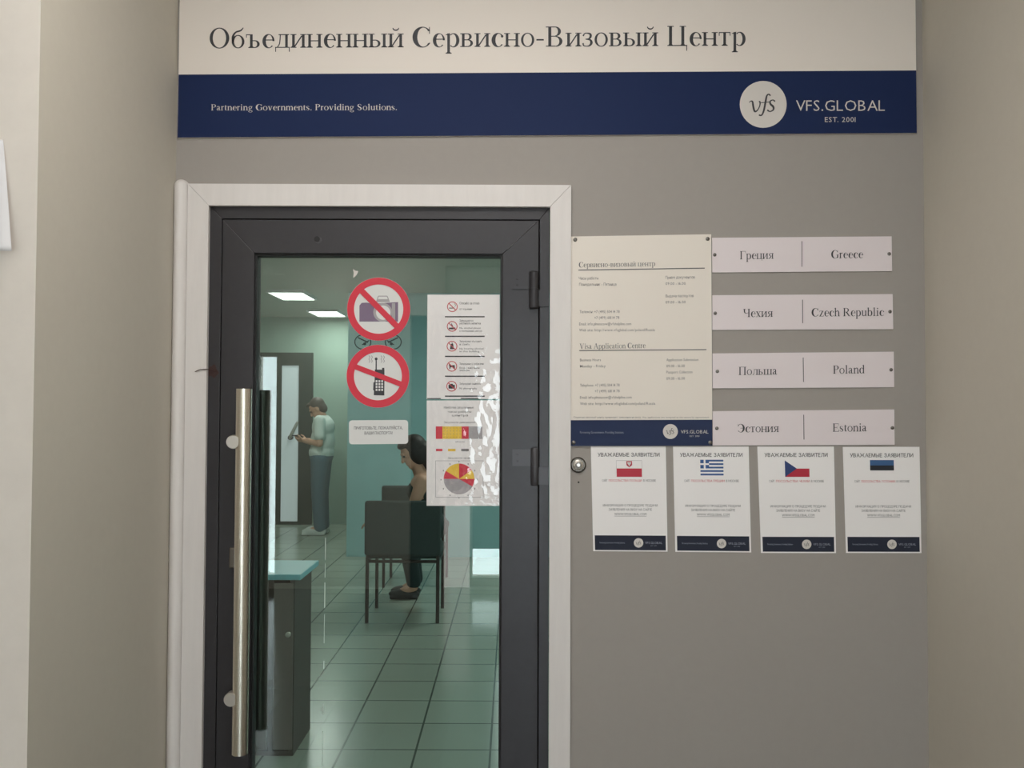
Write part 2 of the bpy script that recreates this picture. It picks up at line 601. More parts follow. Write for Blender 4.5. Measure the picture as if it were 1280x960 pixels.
def letter(c, bold):
    """one plain letter, left edge at 0: (polygons, width); cap height 0.73"""
    key = (c, bold)
    if key in TEXT_CACHE:
        return TEXT_CACHE[key]
    w = .085 + 2 * bold
    if c in 'ЬЫЯФьыяф':
        h = .73 if c.isupper() else .53
        k = h / .73
        r = h * .29
        bowl = lambda x, y0, s=1: (ring(x, y0 + r, .3 * k, r, w, w * .9, -90 if s > 0 else 90, 90 if s > 0 else 270, 0, 24))
        if c in 'Ььы' + 'Ы':
            pl = [rect(0, 0, w, h), rect(0, 0, .2 * k, w * .9), rect(0, 2 * r - w * .9, .2 * k, 2 * r)] + bowl(.2 * k, 0)
            wd = .5 * k
            if c in 'Ыы':
                pl += [rect(.58 * k, 0, .58 * k + w, h)]
                wd = .58 * k + w
        elif c in 'Яя':
            x = .5 * k
            pl = [rect(x - w, 0, x, h), rect(x - .2 * k, h - w * .9, x, h), rect(x - .2 * k, h - 2 * r, x, h - 2 * r + w * .9)] + bowl(x - .2 * k, h - 2 * r, -1)
            pl += [[(0, 0), (w * 1.1, 0), (x - .12 * k, h - 2 * r + .02), (x - .12 * k - w, h - 2 * r + .02)]]
            wd = x
        else:
            pl = ring(.36 * k, h * .5, .36 * k, h * .36, w, w * .9) + [rect(.36 * k - w / 2, -.02, .36 * k + w / 2, h + .02)]
            wd = .72 * k
    else:
        cu = bpy.data.curves.new('lettering', 'FONT')
        cu.body = {'Р': 'P', 'р': 'p'}.get(c, c)
        cu.size = 1.0
        cu.offset = bold
        cu.resolution_u = 2
        o = bpy.data.objects.new('lettering', cu)
        COL.objects.link(o)
        bpy.context.view_layer.update()
        me = bpy.data.meshes.new_from_object(o.evaluated_get(bpy.context.evaluated_depsgraph_get()))
        pl = [[(me.vertices[i].co.x, me.vertices[i].co.y) for i in f.vertices] for f in me.polygons]
        bpy.data.objects.remove(o)
        bpy.data.curves.remove(cu)
        bpy.data.meshes.remove(me)
        xs = [p[0] for q in pl for p in q] or [0]
        pl = [[(x - min(xs), y) for x, y in q] for q in pl]
        wd = max(xs) - min(xs)
    TEXT_CACHE[key] = (pl, wd)
    return TEXT_CACHE[key]


def sans(text, x0, x1, base, h, bold=0.0, base1=None, space=1.0):
    """plain lettering from x0 to x1, cap height h; returns picture polygons"""
    pl, x = [], 0.0
    for c in text:
        if c == ' ':
            x += .30 * space
            continue
        q, wd = letter(c, bold)
        pl += shift(q, x)
        x += wd + (.03 if c in 'AVWTYУТГА' else .095) * space + .1 * (space - 1)
    xs = [p[0] for q in pl for p in q]
    lo, hi = min(xs), max(xs)
    k = h / 0.73
    b1 = base if base1 is None else base1
    out = []
    for q in pl:
        out.append([(x0 + (x1 - x0) * (a - lo) / (hi - lo), base + (b1 - base) * (a - lo) / (hi - lo) - b * k) for a, b in q])
    return out


def ink(name, polys, Y, m, parent, fn=None):
    """flat print on plane Y"""
    vs, fs = [], []
    for q in polys:
        n = len(vs)
        for x, y in q:
            if fn:
                x, y = fn(x, y)
            vs.append(P(x, y, Y))
        fs.append(tuple(range(n, n + len(q))))
    return link_mesh(name, vs, fs, m, parent)


def sheet(name, corners, Y, th, m, label=None, cat=None, group=None, parent=None):
    """a board or sheet whose front lies on plane Y; corners TL TR BR BL in picture points"""
    b = MB().pxpoly(corners, Y, th)
    base = (b.v[2] + b.v[3]) / 2
    o = b.build(name, m, parent, origin=None if parent else base)
    return tag(o, label, cat, group) if label else o


def logo(cx, cy, r, x0, x1, base, h, Y, parent, m_disc, m_ink, m_txt, est=True, fn=None):
    d = ink('logo_disc', disc(cx, cy, r), Y, m_disc, parent, fn)
    k = r / 29.3

    def c(pts, w):
        return stroke([(cx + ((x / 6.4 + 920) - 954) * k, cy + ((y / 6.4 + 90) - 130.5) * k, ww * w * k) for x, y, ww in pts])
    s = c([(105, 245, .8), (118, 233, 1.2), (132, 238, 2.0), (138, 275, 2.4), (150, 315, 2.2), (172, 305, 1.4), (190, 270, 1.4), (192, 240, 1.8), (182, 236, 1.2)], 1.0)
    s += c([(276, 190, 1.8), (262, 178, 1.6), (246, 192, 2.0), (236, 240, 2.4), (222, 310, 2.2), (205, 345, 1.8), (183, 344, 1.9)], 1.0)
    s += c([(200, 246, 1.0), (268, 240, 1.0)], 1.0)
    s += c([(312, 236, 2.0), (296, 224, 1.4), (274, 234, 1.8), (276, 256, 2.4), (298, 278, 2.6), (298, 302, 2.0), (272, 316, 1.4), (250, 304, 2.2)], 1.0)
    ink('logo_monogram', s, Y - .0004, m_ink, parent, fn)
    t = sans('VFS.GLOBAL', x0, x1, base, h, -.006 if r > 20 else 0, None, 1.12)
    if est:
        t += sans('EST. 2001', x0 + (x1 - x0) * .325, x0 + (x1 - x0) * .67, base + h * .98, h * .46, 0.0, None, 1.15)
    ink('logo_lettering', t, Y, m_txt, parent, fn)


# ------------------------------------------------------------------ setting: the hall
XL = P(216, 500, 0).x
XR = P(1157, 500, 0).x
YC = -0.71                       # outer corner of the left pier
YB = -5.0                        # wall behind the photographer
ZC = 2.95
WT = 0.12
ox0, ox1, oz = P(256, 500, 0).x, P(690, 500, 0).x, P(470, 252, 0).z   # door opening


def struct(o, label, cat):
    return tag(o, label, cat, None, 'structure')


b = MB()
b.box(XL, ox0, 0, WT, 0, ZC)
b.box(ox1, XR, 0, WT, 0, ZC)
b.box(ox0, ox1, 0, WT, oz, ZC)
struct(b.build('wall_back', M_WALL), 'grey painted wall around the glass door', 'wall')

# left pier: side face lightened olive grey, front face cream
vs = [(x, y, z) for x in (-3.2, XL) for y in (YC, WT) for z in (0, ZC)]
fs = [(0, 1, 3, 2), (4, 6, 7, 5), (0, 4, 5, 1), (2, 3, 7, 6), (0, 2, 6, 4), (1, 5, 7, 3)]
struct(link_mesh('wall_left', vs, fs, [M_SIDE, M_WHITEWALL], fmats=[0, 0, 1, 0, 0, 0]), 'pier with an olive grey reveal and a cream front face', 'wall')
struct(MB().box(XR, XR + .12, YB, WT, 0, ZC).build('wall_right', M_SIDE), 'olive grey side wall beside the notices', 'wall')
struct(MB().box(-3.32, -3.2, YB, YC, 0, ZC).build('wall_west', M_WHITEWALL), 'cream side wall of the hall', 'wall')
struct(MB().box(-3.32, XR + .12, YB - .14, WT, -.1, 0).build('floor', tile_mat('hall_floor_tile', (92, 88, 82), (60, 58, 54), .3, .14)), 'tiled hall floor', 'floor')
struct(MB().box(-3.32, XR + .12, YB, WT, ZC, ZC + .1).build('ceiling', M_CEIL), 'white hall ceiling', 'ceiling')

# wall behind the photographer with its glazed entrance and a narrow side window (seen mirrored in the door glass)
FX0, FX1 = -3.32, XR + .12
wA = (-2.14, -1.985, .11, 1.95)
wB = (-.33, .95, .10, 1.95)
dk = (-.86, -.57)
b = MB()
Y0, Y1 = YB - .14, YB
b.box(FX0, wA[0], Y0, Y1, 0, ZC)
b.box(wA[0], wA[1], Y0, Y1, 0, wA[2])
b.box(wA[0], wA[1], Y0, Y1, wA[3], ZC)
b.box(wA[1], dk[0], Y0, Y1, 0, ZC)
b.box(dk[0], dk[1], Y0, Y1, 2.3, ZC)
b.box(dk[1], -.57 + .001, Y0, Y1, 0, ZC)
b.box(-.57, -.35, Y0, Y1, .78, 2.42)
b.box(-.35, wB[0], Y0, Y1, 0, 2.42)
b.box(wB[0], wB[1], Y0, Y1, 0, wB[2])
b.box(wB[0], .5, Y0, Y1, wB[3], 2.42)
b.box(.5, wB[1], Y0, Y1, wB[3], 2.72)
b.box(-.57, wB[1], Y0, Y1, 2.72, ZC)
b.box(wB[1], FX1, Y0, Y1, 0, ZC)
struct(b.build('wall_front', M_WHITEWALL), 'cream wall opposite the glass door', 'wall')
struct(MB().box(dk[0], dk[1], Y0, Y0 + .02, 0, 2.3).build('door_3', mat('dark_door_paint', (48, 44, 42), .6)), 'dark door in the opposite wall', 'door')
M_PANE = clear_mat('clear_window_glass', (.95, .98, .97, 1))
w = empty('window_1', (sum(wA[:2]) / 2, YB - .07, wA[2]), 'narrow side window opposite the glass door', 'window', None, 'structure')
MB().box(wA[0], wA[1], YB - .08, YB - .074, wA[2], wA[3]).build('pane', M_PANE, w)
w = empty('door_2', (sum(wB[:2]) / 2, YB - .07, 0), 'glazed entrance door opposite the glass door', 'door', None, 'structure')
MB().box(wB[0], wB[1], YB - .08, YB - .074, wB[2], wB[3]).build('pane', M_PANE, w)
MB().box(wB[0], wB[1], YB - .1, YB - .05, .33, .70).build('rail', M_FRAME, w)
MB().box(wB[0], -.12, YB - .1, YB - .05, .70, 1.95).build('panel', M_FRAME, w)  # unseen dark panel added to keep window glare off the sleeve
MB().box(.43, .47, YB - .1, YB - .05, .70, 1.95).build('mullion', M_FRAME, w)
M_GLOW = mat('added_glow_pane', (214, 202, 202), .4, emit=2.2)  # glowing pane, added to put a pale patch into the glass reflection
w3 = empty('low_glow_pane', (-.45, YB - .07, .05), 'added glowing pane low beside the entrance door, for its reflection', 'window', None, 'structure')
MB().box(-.57, -.35, YB - .09, YB - .08, 0, .78).build('pane', M_GLOW, w3)
w4 = empty('top_glow_pane', (-.2, YB - .07, 2.42), 'added glowing transom pane above the entrance door, for its reflection', 'window', None, 'structure')
MB().box(-.57, .5, YB - .09, YB - .08, 2.42, 2.72).build('pane', mat('added_dim_glow_pane', (200, 196, 186), .4, emit=.45), w4)  # dim glowing pane added so that a pale strip mirrors in the glass

# ------------------------------------------------------------------ setting: the waiting room behind the glass door
RX0, RX1, RYF = -3.5, 1.8, 9.16     # recess far wall at 11.6 m from the camera
TY = 6.66                           # teal wall
TX = P(434, 560, TY).x
RZ = 2.7
M_TEAL = mat('teal_wall_paint', (146, 186, 186), .7, noise=.05, scale=5)
M_PALE = mat('pale_green_wall_paint', (150, 170, 158), .7, noise=.05, scale=5)
M_TEALD = mat('grey_green_wall_paint', (132, 142, 134), .7)
struct(MB().box(RX0, RX1, WT, RYF + .1, -.1, 0).build('floor_inner', tile_mat('green_floor_tile', (156, 166, 154), (74, 86, 78), .33, .22, .09, .1)), 'pale green tiled floor of the waiting room', 'floor')
struct(MB().box(RX0, RX1, WT, RYF + .1, RZ, RZ + .1).build('ceiling_inner', mat('dull_ceiling_paint', (176, 180, 170), .8)), 'dull white ceiling of the waiting room', 'ceiling')
struct(MB().box(TX, RX1, TY, RYF + .1, 0, RZ).build('wall_teal', M_TEAL), 'teal wall of the waiting room behind the chairs', 'wall')
struct(MB().box(RX0, TX, RYF, RYF + .1, 0, RZ).build('wall_recess', M_PALE), 'pale green wall at the end of the waiting room recess', 'wall')
struct(MB().box(RX0 - .1, RX0, WT, RYF + .1, 0, RZ).build('wall_inner_left', M_TEALD), 'grey green side wall of the waiting room', 'wall')
struct(MB().box(RX1, RX1 + .1, WT, RYF + .1, 0, RZ).build('wall_inner_right', M_TEAL), 'teal side wall of the waiting room', 'wall')

# lamps of the waiting room: recessed panels in one row
M_LAMP = mat('lit_lamp_diffuser', (255, 255, 252), .5, emit=9.0)
M_LAMPF = mat('lamp_frame', (200, 202, 200), .5)


def ceiling_lamp(y, label, power):
    r = empty('ceiling_lamp', (-2.29, y, RZ), label, 'lamp', 'ceiling lamps of the waiting room')
    b = MB()
    b.box(-2.48, -2.46, y - .32, y + .32, RZ - .03, RZ)
    b.box(-2.12, -2.10, y - .32, y + .32, RZ - .03, RZ)
    b.box(-2.46, -2.12, y - .32, y - .30, RZ - .03, RZ)
    b.box(-2.46, -2.12, y + .30, y + .32, RZ - .03, RZ)
    b.build('lamp_frame', M_LAMPF, r)
    MB().box(-2.46, -2.12, y - .30, y + .30, RZ - .02, RZ - .002).build('diffuser', M_LAMP, r)
    area_light('ceiling_lamp_light', (-2.29, y, RZ - .04), (0, 0, 0), .34, .6, power, (.97, 1.0, .96))


ceiling_lamp(6.78, 'larger lit ceiling panel seen high in the door glass', 11)
ceiling_lamp(8.53, 'smaller lit ceiling panel deeper in the room, above the standing man', 9)
for x, y, p in ((-2.29, 5.03, 10), (.4, 4.6, 30), (.2, 1.6, 8)):  # one more lamp of the row, plus two fill lights added out of view
    area_light('waiting_room_light', (x, y, RZ - .02), (0, 0, 0), .6, .6, p, (.97, 1.0, .96))

# ------------------------------------------------------------------ door casing
zt0, zt1 = P(470, 232, 0).z, P(470, 259, 0).z
lx0, lx1 = P(219, 240, 0).x, P(263, 259, 0).x
rx0, rx1 = P(687, 500, 0).x, P(713, 500, 0).x
lm = P(237, 240, 0).x
struct(MB().prism([Vector((lm, -.014, 0)), Vector((lx1, -.014, 0)), Vector((lx1, -.014, zt1)), Vector((lm, -.014, zt0))],
                  [Vector((lm, 0, 0)), Vector((lx1, 0, 0)), Vector((lx1, 0, zt1)), Vector((lm, 0, zt0))]).build('trim_1', M_TRIM), 'white flat casing on the handle side of the door', 'casing')
struct(MB().prism([Vector((lm + .001, -.0145, zt0)), Vector((lx1 + .001, -.0145, zt1)), Vector((rx0 - .001, -.0145, zt1)), Vector((rx1 - .001, -.0145, zt0))],
                  [Vector((lm + .001, 0, zt0)), Vector((lx1 + .001, 0, zt1)), Vector((rx0 - .001, 0, zt1)), Vector((rx1 - .001, 0, zt0))]).build('trim_2', M_TRIM), 'white flat casing above the door', 'casing')
struct(MB().prism([Vector((rx0, -.014, 0)), Vector((rx1, -.014, 0)), Vector((rx1, -.014, zt0)), Vector((rx0, -.014, zt1))],
                  [Vector((rx0, 0, 0)), Vector((rx1, 0, 0)), Vector((rx1, 0, zt0)), Vector((rx0, 0, zt1))]).build('trim_3', M_TRIM), 'white flat casing on the hinge side of the door', 'casing')
# rounded cover strip in the corner, its top closed by a half dome
zr = P(227, 225, 0).z
cxr, rr = (lx0 + lm) / 2, (lm - lx0) / 2
vs, fs = [], []
NS = 14
rows = [(0.0, 1.0), (zr - rr, 1.0)] + [(zr - rr + rr * math.sin(t * math.pi / 12), max(math.cos(t * math.pi / 12), .02)) for t in range(1, 7)]
for z, k in rows:
    for i in range(NS + 1):
        a = math.pi * i / NS
        vs.append((cxr - rr * k * math.cos(a), -.001 - .028 * k * math.sin(a), z))
for j in range(len(rows) - 1):
    for i in range(NS):
        fs.append((j * (NS + 1) + i, j * (NS + 1) + i + 1, (j + 1) * (NS + 1) + i + 1, (j + 1) * (NS + 1) + i))
struct(link_mesh('trim_4', vs, fs, M_TRIM, smooth=True), 'white rounded cover strip standing in the corner by the casing', 'casing')
# ------------------------------------------------------------------ door frame and leaf
fx0, fx1 = P(262, 300, 0).x, P(687, 300, 0).x
fz = P(470, 258, 0).z
ax0, ax1 = P(278, 300, 0).x, P(673.5, 300, 0).x
az = P(470, 275, 0).z
fr = empty('door_frame', ((fx0 + fx1) / 2, .04, 0), 'graphite metal frame set inside the white casing', 'door frame', None, 'structure')


def bar4(name, pts, y0, y1, m, par):
    a = [Vector((x, y0, z)) for x, z in pts]
    bb = [Vector((x, y1, z)) for x, z in pts]
    o = MB().prism(a, bb).build(name, m, par)
    md = o.modifiers.new('edge', 'BEVEL')
    md.width = .0016
    md.segments = 2
    md.limit_method = 'ANGLE'
    return o


bar4('jamb', [(fx0, 0), (ax0 - .0025, 0), (ax0 - .0025, az + .0025), (fx0, fz)], .001, .07, M_FRAME, fr)
bar4('jamb', [(ax1 + .0025, 0), (fx1, 0), (fx1, fz), (ax1 + .0025, az + .0025)], .001, .07, M_FRAME, fr)
bar4('head', [(fx0, fz), (fx1, fz), (ax1 + .0025, az + .0025), (ax0 - .0025, az + .0025)], .001, .07, M_FRAME, fr)

b = MB()
b.box(fx0 + .004, ax0 + .004, .058, .068, 0, az)
b.box(ax1 - .004, fx1 - .004, .058, .068, 0, az)
b.box(fx0 + .004, fx1 - .004, .058, .068, az, az + .02)
b.build('rebate_seal', M_BLACK, fr)

door = empty('door_1', (ax1, .03, 0.008), 'glazed graphite metal door with a long steel pull bar', 'door', None, 'structure')
gx0, gx1 = P(320, 500, 0).x + 0.006, P(627.5, 500, 0).x
gx0 = P(318, 320, 0).x
gz1, gz0 = P(470, 317, 0).z, .16
zb = .008
bar4('stile', [(ax0, zb), (gx0, gz0), (gx0, gz1), (ax0, az)], 0, .055, M_FRAME, door)
bar4('stile', [(gx1, gz0), (ax1, zb), (ax1, az), (gx1, gz1)], 0, .055, M_FRAME, door)
bar4('rail', [(ax0, az), (gx0, gz1), (gx1, gz1), (ax1, az)], 0, .055, M_FRAME, door)
bar4('rail', [(ax0, zb), (ax1, zb), (gx1, gz0), (gx0, gz0)], 0, .055, M_FRAME, door)
# pale line along the mitre at the corner of the leaf
c0, c1 = P(634, 312, -.0004), P(669, 279, -.0004)
MB().tube(c0, c1, .0006, n=6).build('mitre_joint', mat('pale_mitre_line', (130, 128, 128), .5, .5), door)
GK = .006
b = MB()
b.box(gx0, gx0 + GK, .008, .045, gz0, gz1)
b.box(gx1 - GK, gx1, .008, .045, gz0, gz1)
b.box(gx0 + GK, gx1 - GK, .008, .045, gz1 - GK, gz1)
b.box(gx0 + GK, gx1 - GK, .008, .045, gz0, gz0 + GK)
b.build('glazing_gasket', M_BLACK, door)
GY = .020
M_GLASS = clear_mat('green_tinted_door_glass', (.90, .965, .93, 1), 0.0, 1.5, 1.9)
glass = MB().box(gx0 + .002, gx1 - .002, GY, GY + .006, gz0 + .002, gz1 - .002).build('glass_pane', M_GLASS, door)
glass['label'] = 'green tinted glass'
# broken white line running down the glass
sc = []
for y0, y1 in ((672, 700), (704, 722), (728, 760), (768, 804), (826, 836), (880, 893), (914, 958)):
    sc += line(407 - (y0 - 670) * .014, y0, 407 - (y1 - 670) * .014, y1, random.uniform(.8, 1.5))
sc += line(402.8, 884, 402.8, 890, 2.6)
ink('white_dashes', sc, GY - .0006, mat('white_dash', (190, 205, 196), .5), door)
# drilled hole in the top rail
hc = P(396.5, 299, 0)
MB().lathe(hc + Vector((0, .0005, 0)), (0, -1, 0), [(0, .0085), (.0012, .0085), (.0014, .0072)], 20).build('screw_hole', M_BLACK, door)
MB().lathe(hc + Vector((.003, -.0006, -.002)), (0, -1, 0), [(0, .0095), (.0008, .0095)], 20).build('screw_hole_rim', M_FRAME2, door)
hr = bpy.data.objects['screw_hole_rim']
hr.location.y += .0006

# pull handle (outside) and its twin inside
hx = P(302.5, 714, -.07).x
hz1, hz0 = P(305, 486, -.07).z, P(300, 942, -.07).z


def handle(y_bar, y_face, sgn, m):
    h = MB().tube((hx, y_bar, hz0), (hx, y_bar, hz1), .0205, n=32).build('pull_handle', m, door, smooth=True)
    for px, py in ((291, 552.5), (288, 875)):
        q = P(px, py, -.088)
        b = MB()
        # stand-off through the bar clamp, closed by a flat cap
        x0 = q.x
        b.lathe((x0, y_face, q.z), (0, sgn, 0), [(0, .017), (.004, .017), (.004, .011), (abs(y_bar - y_face) - .004, .011)], 20)
        b.capsule((x0, y_bar - sgn * .008, q.z), (hx, y_bar - sgn * .004, q.z), .009, .009, 12, 3)
        b.build('standoff', m, h, smooth=True)
        MB().lathe((x0, y_bar - sgn * .006, q.z), (0, sgn, 0), [(0, .0185), (.022, .0185), (.0245, .017)], 28).build('standoff_cap', M_CAP, h, smooth=True)
    return h


handle(-.07, 0, -1, M_STEEL)
h2 = handle(.105, .055, 1, mat('darkened_steel', (36, 33, 32), .5, .3))  # steel twin coloured dark in place of its unlit side
h2['label'] = 'dark inner pull bar behind the glass'
# lock cylinder half hidden by the bar
b = MB()
q = P(290, 697, 0)
b.box(q.x - .007, q.x + .010, -.006, .001, q.z - .028, q.z + .028, .004)
b.build('lock_plate', mat('worn_lock_metal', (118, 112, 104), .4, .6), door)


# hinges
def hinge(bx0, bx1, by0, byj, by1, flag, frame_flag, m):
    c0 = P((bx0 + bx1) / 2, by0, -.009)
    cj = P((bx0 + bx1) / 2, byj, -.009)
    c1 = P((bx0 + bx1) / 2, by1, -.009)
    c1.x = cj.x = c0.x
    c1.y = cj.y = c0.y = -.008
    r = (bx1 - bx0) / 2 * .00219
    h = MB()
    h.lathe(c1, (0, 0, 1), [(0, r * .8), (.003, r), (cj.z - c1.z - .001, r), (cj.z - c1.z - .001, r * .85), (cj.z - c1.z + .001, r * .85),
                            (cj.z - c1.z + .001, r), (c0.z - c1.z - .003, r), (c0.z - c1.z, r * .8)], 24)
    o = h.build('hinge', m, door, smooth=True)
    f = MB().pxpoly([(flag[0], flag[1]), (flag[2], flag[1]), (flag[2], flag[3]), (flag[0], flag[3])], -.004, .004)
    f.build('hinge_leaf', m, o)
    f = MB().pxpoly([(frame_flag[0], frame_flag[1]), (frame_flag[2], frame_flag[1]), (frame_flag[2], frame_flag[3]), (frame_flag[0], frame_flag[3])], -.004, .005)
    f.build('hinge_leaf', m, o)
    b = MB()
    for dy in (.3, .7):
        q = P(flag[0] + 6, flag[1] + (flag[3] - flag[1]) * dy, -.004)
        b.lathe(q, (0, -1, 0), [(0, .003), (.0006, .003), (.0012, .0018)], 12)
    b.build('hinge_screw', m, o)


hinge(661.5, 673.5, 339, 361, 386, (640.5, 343, 665, 361.5), (671, 362, 686, 383), M_FRAME)
hinge(663.5, 673.5, 560, 583, 607, (640.5, 562, 666, 582.5), (671, 584, 686, 606), M_FRAME2)

# bent wire on the jamb with its rust spot
pts = [P(x, y, Y) for x, y, Y in ((244, 464.5, -.016), (250, 462, -.018), (258, 461.5, -.016), (264, 463, -.006), (270, 463, .0008))]
wire = MB().sweep(pts, .0011).build('bent_wire', M_RUST, origin=pts[-1], smooth=True)
tag(wire, 'thin bent wire sticking out of the door frame onto the casing', 'wire')
pl = [[(266 + 6.5 * math.cos(a) * (1 + .25 * math.sin(3 * a)), 464 + 7.5 * math.sin(a) * (1 + .2 * math.cos(5 * a))) for a in [2 * math.pi * i / 30 for i in range(30)]]]
ink('rust_spot', pl, .0004, M_RUST, fr)

# ------------------------------------------------------------------ big sign over the door
zs = P(600, -70, 0)
sg = sheet('entrance_sign', [(226, -90), (1143.5, -90), (1146, 166.3), (222, 172)], -.006, .006, M_BOARD,
           'wide white sign board with a navy band mounted above the door', 'sign')
SY = -.0065
ink('navy_band', [[(223.3, 93.2), (1145.2, 88), (1146, 166.3), (222, 172)]], SY, M_BLUE, sg)
ink('title_lettering', serif('Объединенный Сервисно-Визовый Центр', 262, 932, 60.2, 57.0, 25), SY, M_INK, sg)
ink('slogan_lettering', serif('Partnering Governments. Providing Solutions.', 264, 496, 138.0, 137.6, 7.6), SY - .0005, M_WPRINT, sg)
logo(954, 130.5, 29.3, 995, 1106, 138.6, 14.2, SY - .0005, sg, M_WPRINT, M_INK, M_WPRINT)

# ------------------------------------------------------------------ information board


def screw(px, py, Y, parent, r=.0055):
    q = P(px, py, Y)
    b = MB().lathe(q, (0, -1, 0), [(0, r), (.0012, r), (.003, r * .55), (.0032, r * .2)], 14)
    b.build('screw', M_SCREW, parent, smooth=True)


BY = -.005
ib = sheet('information_board', [(713.6, 295.6), (889, 292.8), (890.6, 557), (713.2, 557.4)], BY, .0048, M_CREAM,
           'tall cream notice board with opening hours and a navy foot, beside the door casing', 'notice')
ink('navy_foot', [[(713.4, 525.2), (890.4, 524.6), (890.6, 557), (713.2, 557.4)]], BY - .0005, M_BLUE2, ib)
for t, l in ((serif('Сервисно-визовый центр', 723.5, 819, 334.3, 332.6, 6.6), line(723, 337.6, 881, 335.2, 1.15)),
             (serif('Visa Application Centre', 724.5, 807, 436.2, 435.0, 6.6), line(724, 438.2, 883, 437.0, 1.15))):
    ink('heading_lettering', t, BY - .0005, M_INKM, ib)
    ink('heading_rule', l, BY - .0005, M_INKM, ib)
for s, x0, x1, y in (
        ('Часы работы', 723.5, 748, 349.6), ('Понедельник - Пятница', 724, 770.5, 357.2),
        ('Прием документов', 832, 868.5, 348.4), ('09.00 - 16.00', 832, 857, 356.2),
        ('Выдача паспортов', 832, 867, 371.6), ('09.00 - 16.00', 832, 857, 379.4),
        ('Телефон: +7 (495) 504 14 78', 724.5, 774.5, 391.4), ('+7 (499) 681 14 78', 743, 774, 398.8),
        ('Email: info.plmoscow@vfshelpline.com', 724, 789, 406.6), ('Web site: http://www.vfsglobal.com/poland/Russia', 724, 818.5, 414.2),
        ('Business Hours', 725, 751, 451.6), ('Monday - Friday', 725, 757, 459.4),
        ('Application Submission', 833, 873, 451.4), ('09.00 - 16.00', 833, 856, 459.2),
        ('Passport Collection', 833, 865.5, 466.8), ('09.00 - 16.00', 833, 856, 474.8),
        ('Telephone: +7 (495) 504 14 78', 725, 774.5, 483.2), ('+7 (499) 681 14 78', 743.5, 774.5, 490.6),
        ('Email: info.plmoscow@vfshelpline.com', 725, 789.5, 498.4), ('Web site: http://www.vfsglobal.com/poland/Russia', 725, 819, 506.2)):
    ink('small_lettering', sans(s, x0, x1, y, 3.5, .004, y - .3), BY - .0005, M_INKG, ib)
t = sans('Сервисно-визовый центр принимает заявления на визу. Visa applications are accepted at the centre by appointment.', 717, 887, 522.6, 2.2)
ink('fine_print_lettering', t, BY - .0005, M_INKG, ib)
ink('slogan_lettering', sans('Partnering Governments. Providing Solutions.', 725, 780, 541.8, 3.0), BY - .001, M_WDIM, ib)
logo(838, 539.4, 9.3, 851, 885.5, 541.8, 4.4, BY - .001, ib, M_WPRINT, M_INK, M_WPRINT)
for x, y in ((719, 299.6), (884.5, 298.6), (717, 553.2), (887.8, 553.2)):
    screw(x, y, BY, ib)

# ------------------------------------------------------------------ country name plates
CY = -.0035
PL = [
    ('pale name plate reading Greece, topmost of four beside the notice board', [(890.2, 297.2), (1114.6, 295.4), (1115.2, 338.8), (890.4, 340.6)],
     'Греция', 925, 967, 324.2, 323.4, 'Greece', 1039, 1079, 323.0, 322.6, (1002.4, 301.5, 1002.4, 333.4), (893.4, 318.6), (1111.4, 317.4)),
    ('pale name plate reading Czech Republic, second from the top of the four', [(890.4, 369), (1115.8, 367.6), (1116.6, 411.4), (890.6, 412.4)],
     'Чехия', 929, 966, 396.4, 396.0, 'Czech Republic', 1014.5, 1105, 395.6, 394.8, (1003.2, 374.6, 1003.4, 404), (894, 391.6), (1112.4, 389.6)),
    ('pale name plate reading Poland, third from the top of the four', [(890.6, 441.8), (1117.2, 439.6), (1117.8, 484), (890.8, 485.4)],
     'Польша', 923.5, 971.5, 468.8, 468.2, 'Poland', 1041.5, 1080.5, 467.2, 466.6, (1004, 447, 1004.4, 477.4), (896.6, 464.2), (1113.8, 462.2)),
    ('pale name plate reading Estonia, lowest of the four above the flag posters', [(890.8, 514), (1117.8, 511.8), (1118.4, 556), (891, 556.8)],
     'Эстония', 922.5, 973.5, 540.4, 540.0, 'Estonia', 1041, 1083.5, 539.6, 539.2, (1004.6, 518.4, 1005, 549.4), (896, 535.4), (1115.4, 534.8)),
]
for lab, cor, ru, a0, a1, b0, b1, en, e0, e1, d0, d1, dv, s0, s1 in PL:
    o = sheet('name_plate', cor, CY, .0034, M_LILAC, lab, 'sign', 'country name plates')
    ink('russian_lettering', serif(ru, a0, a1, b0, b1, 10.2), CY - .0005, M_INK, o)
    ink('english_lettering', serif(en, e0, e1, d0, d1, 10.2), CY - .0005, M_INK, o)
    ink('divider_line', line(*dv, 1.0), CY - .0005, M_INKM, o)
    screw(*s0, CY, o, .0048)
    screw(*s1, CY, o, .0048)

# ------------------------------------------------------------------ flag posters
FY = -.0012
POST = [
    ('Poland', 'small paper poster with a white and crimson flag, beside the round button', [(738.6, 558), (832.2, 558), (834.5, 689.6), (741.5, 689)]),
    ('Greece', 'small paper poster with a blue and white striped flag', [(841.3, 558.2), (935.8, 558.2), (939, 690.6), (844.2, 689.8)]),
    ('Czech', 'small paper poster with a white and crimson flag crossed by a navy triangle', [(946.7, 558.2), (1042.4, 558.2), (1045, 691.4), (951.3, 691.2)]),
    ('Estonia', 'small paper poster with a blue and black flag, at the end of the row', [(1053.6, 558.6), (1149.4, 558.6), (1151.8, 691.4), (1057.5, 691.2)]),
]
RU = {'Poland': 'ПОЛЬШИ', 'Greece': 'ГРЕЦИИ', 'Czech': 'ЧЕХИИ', 'Estonia': 'ЭСТОНИИ'}
M_WHITEFLAG = mat('white_flag_print', (216, 212, 210), .55)
M_BLACKP = mat('black_flag_print', (30, 34, 44), .5)
M_SKYB = mat('steel_blue_flag_print', (52, 92, 140), .5)
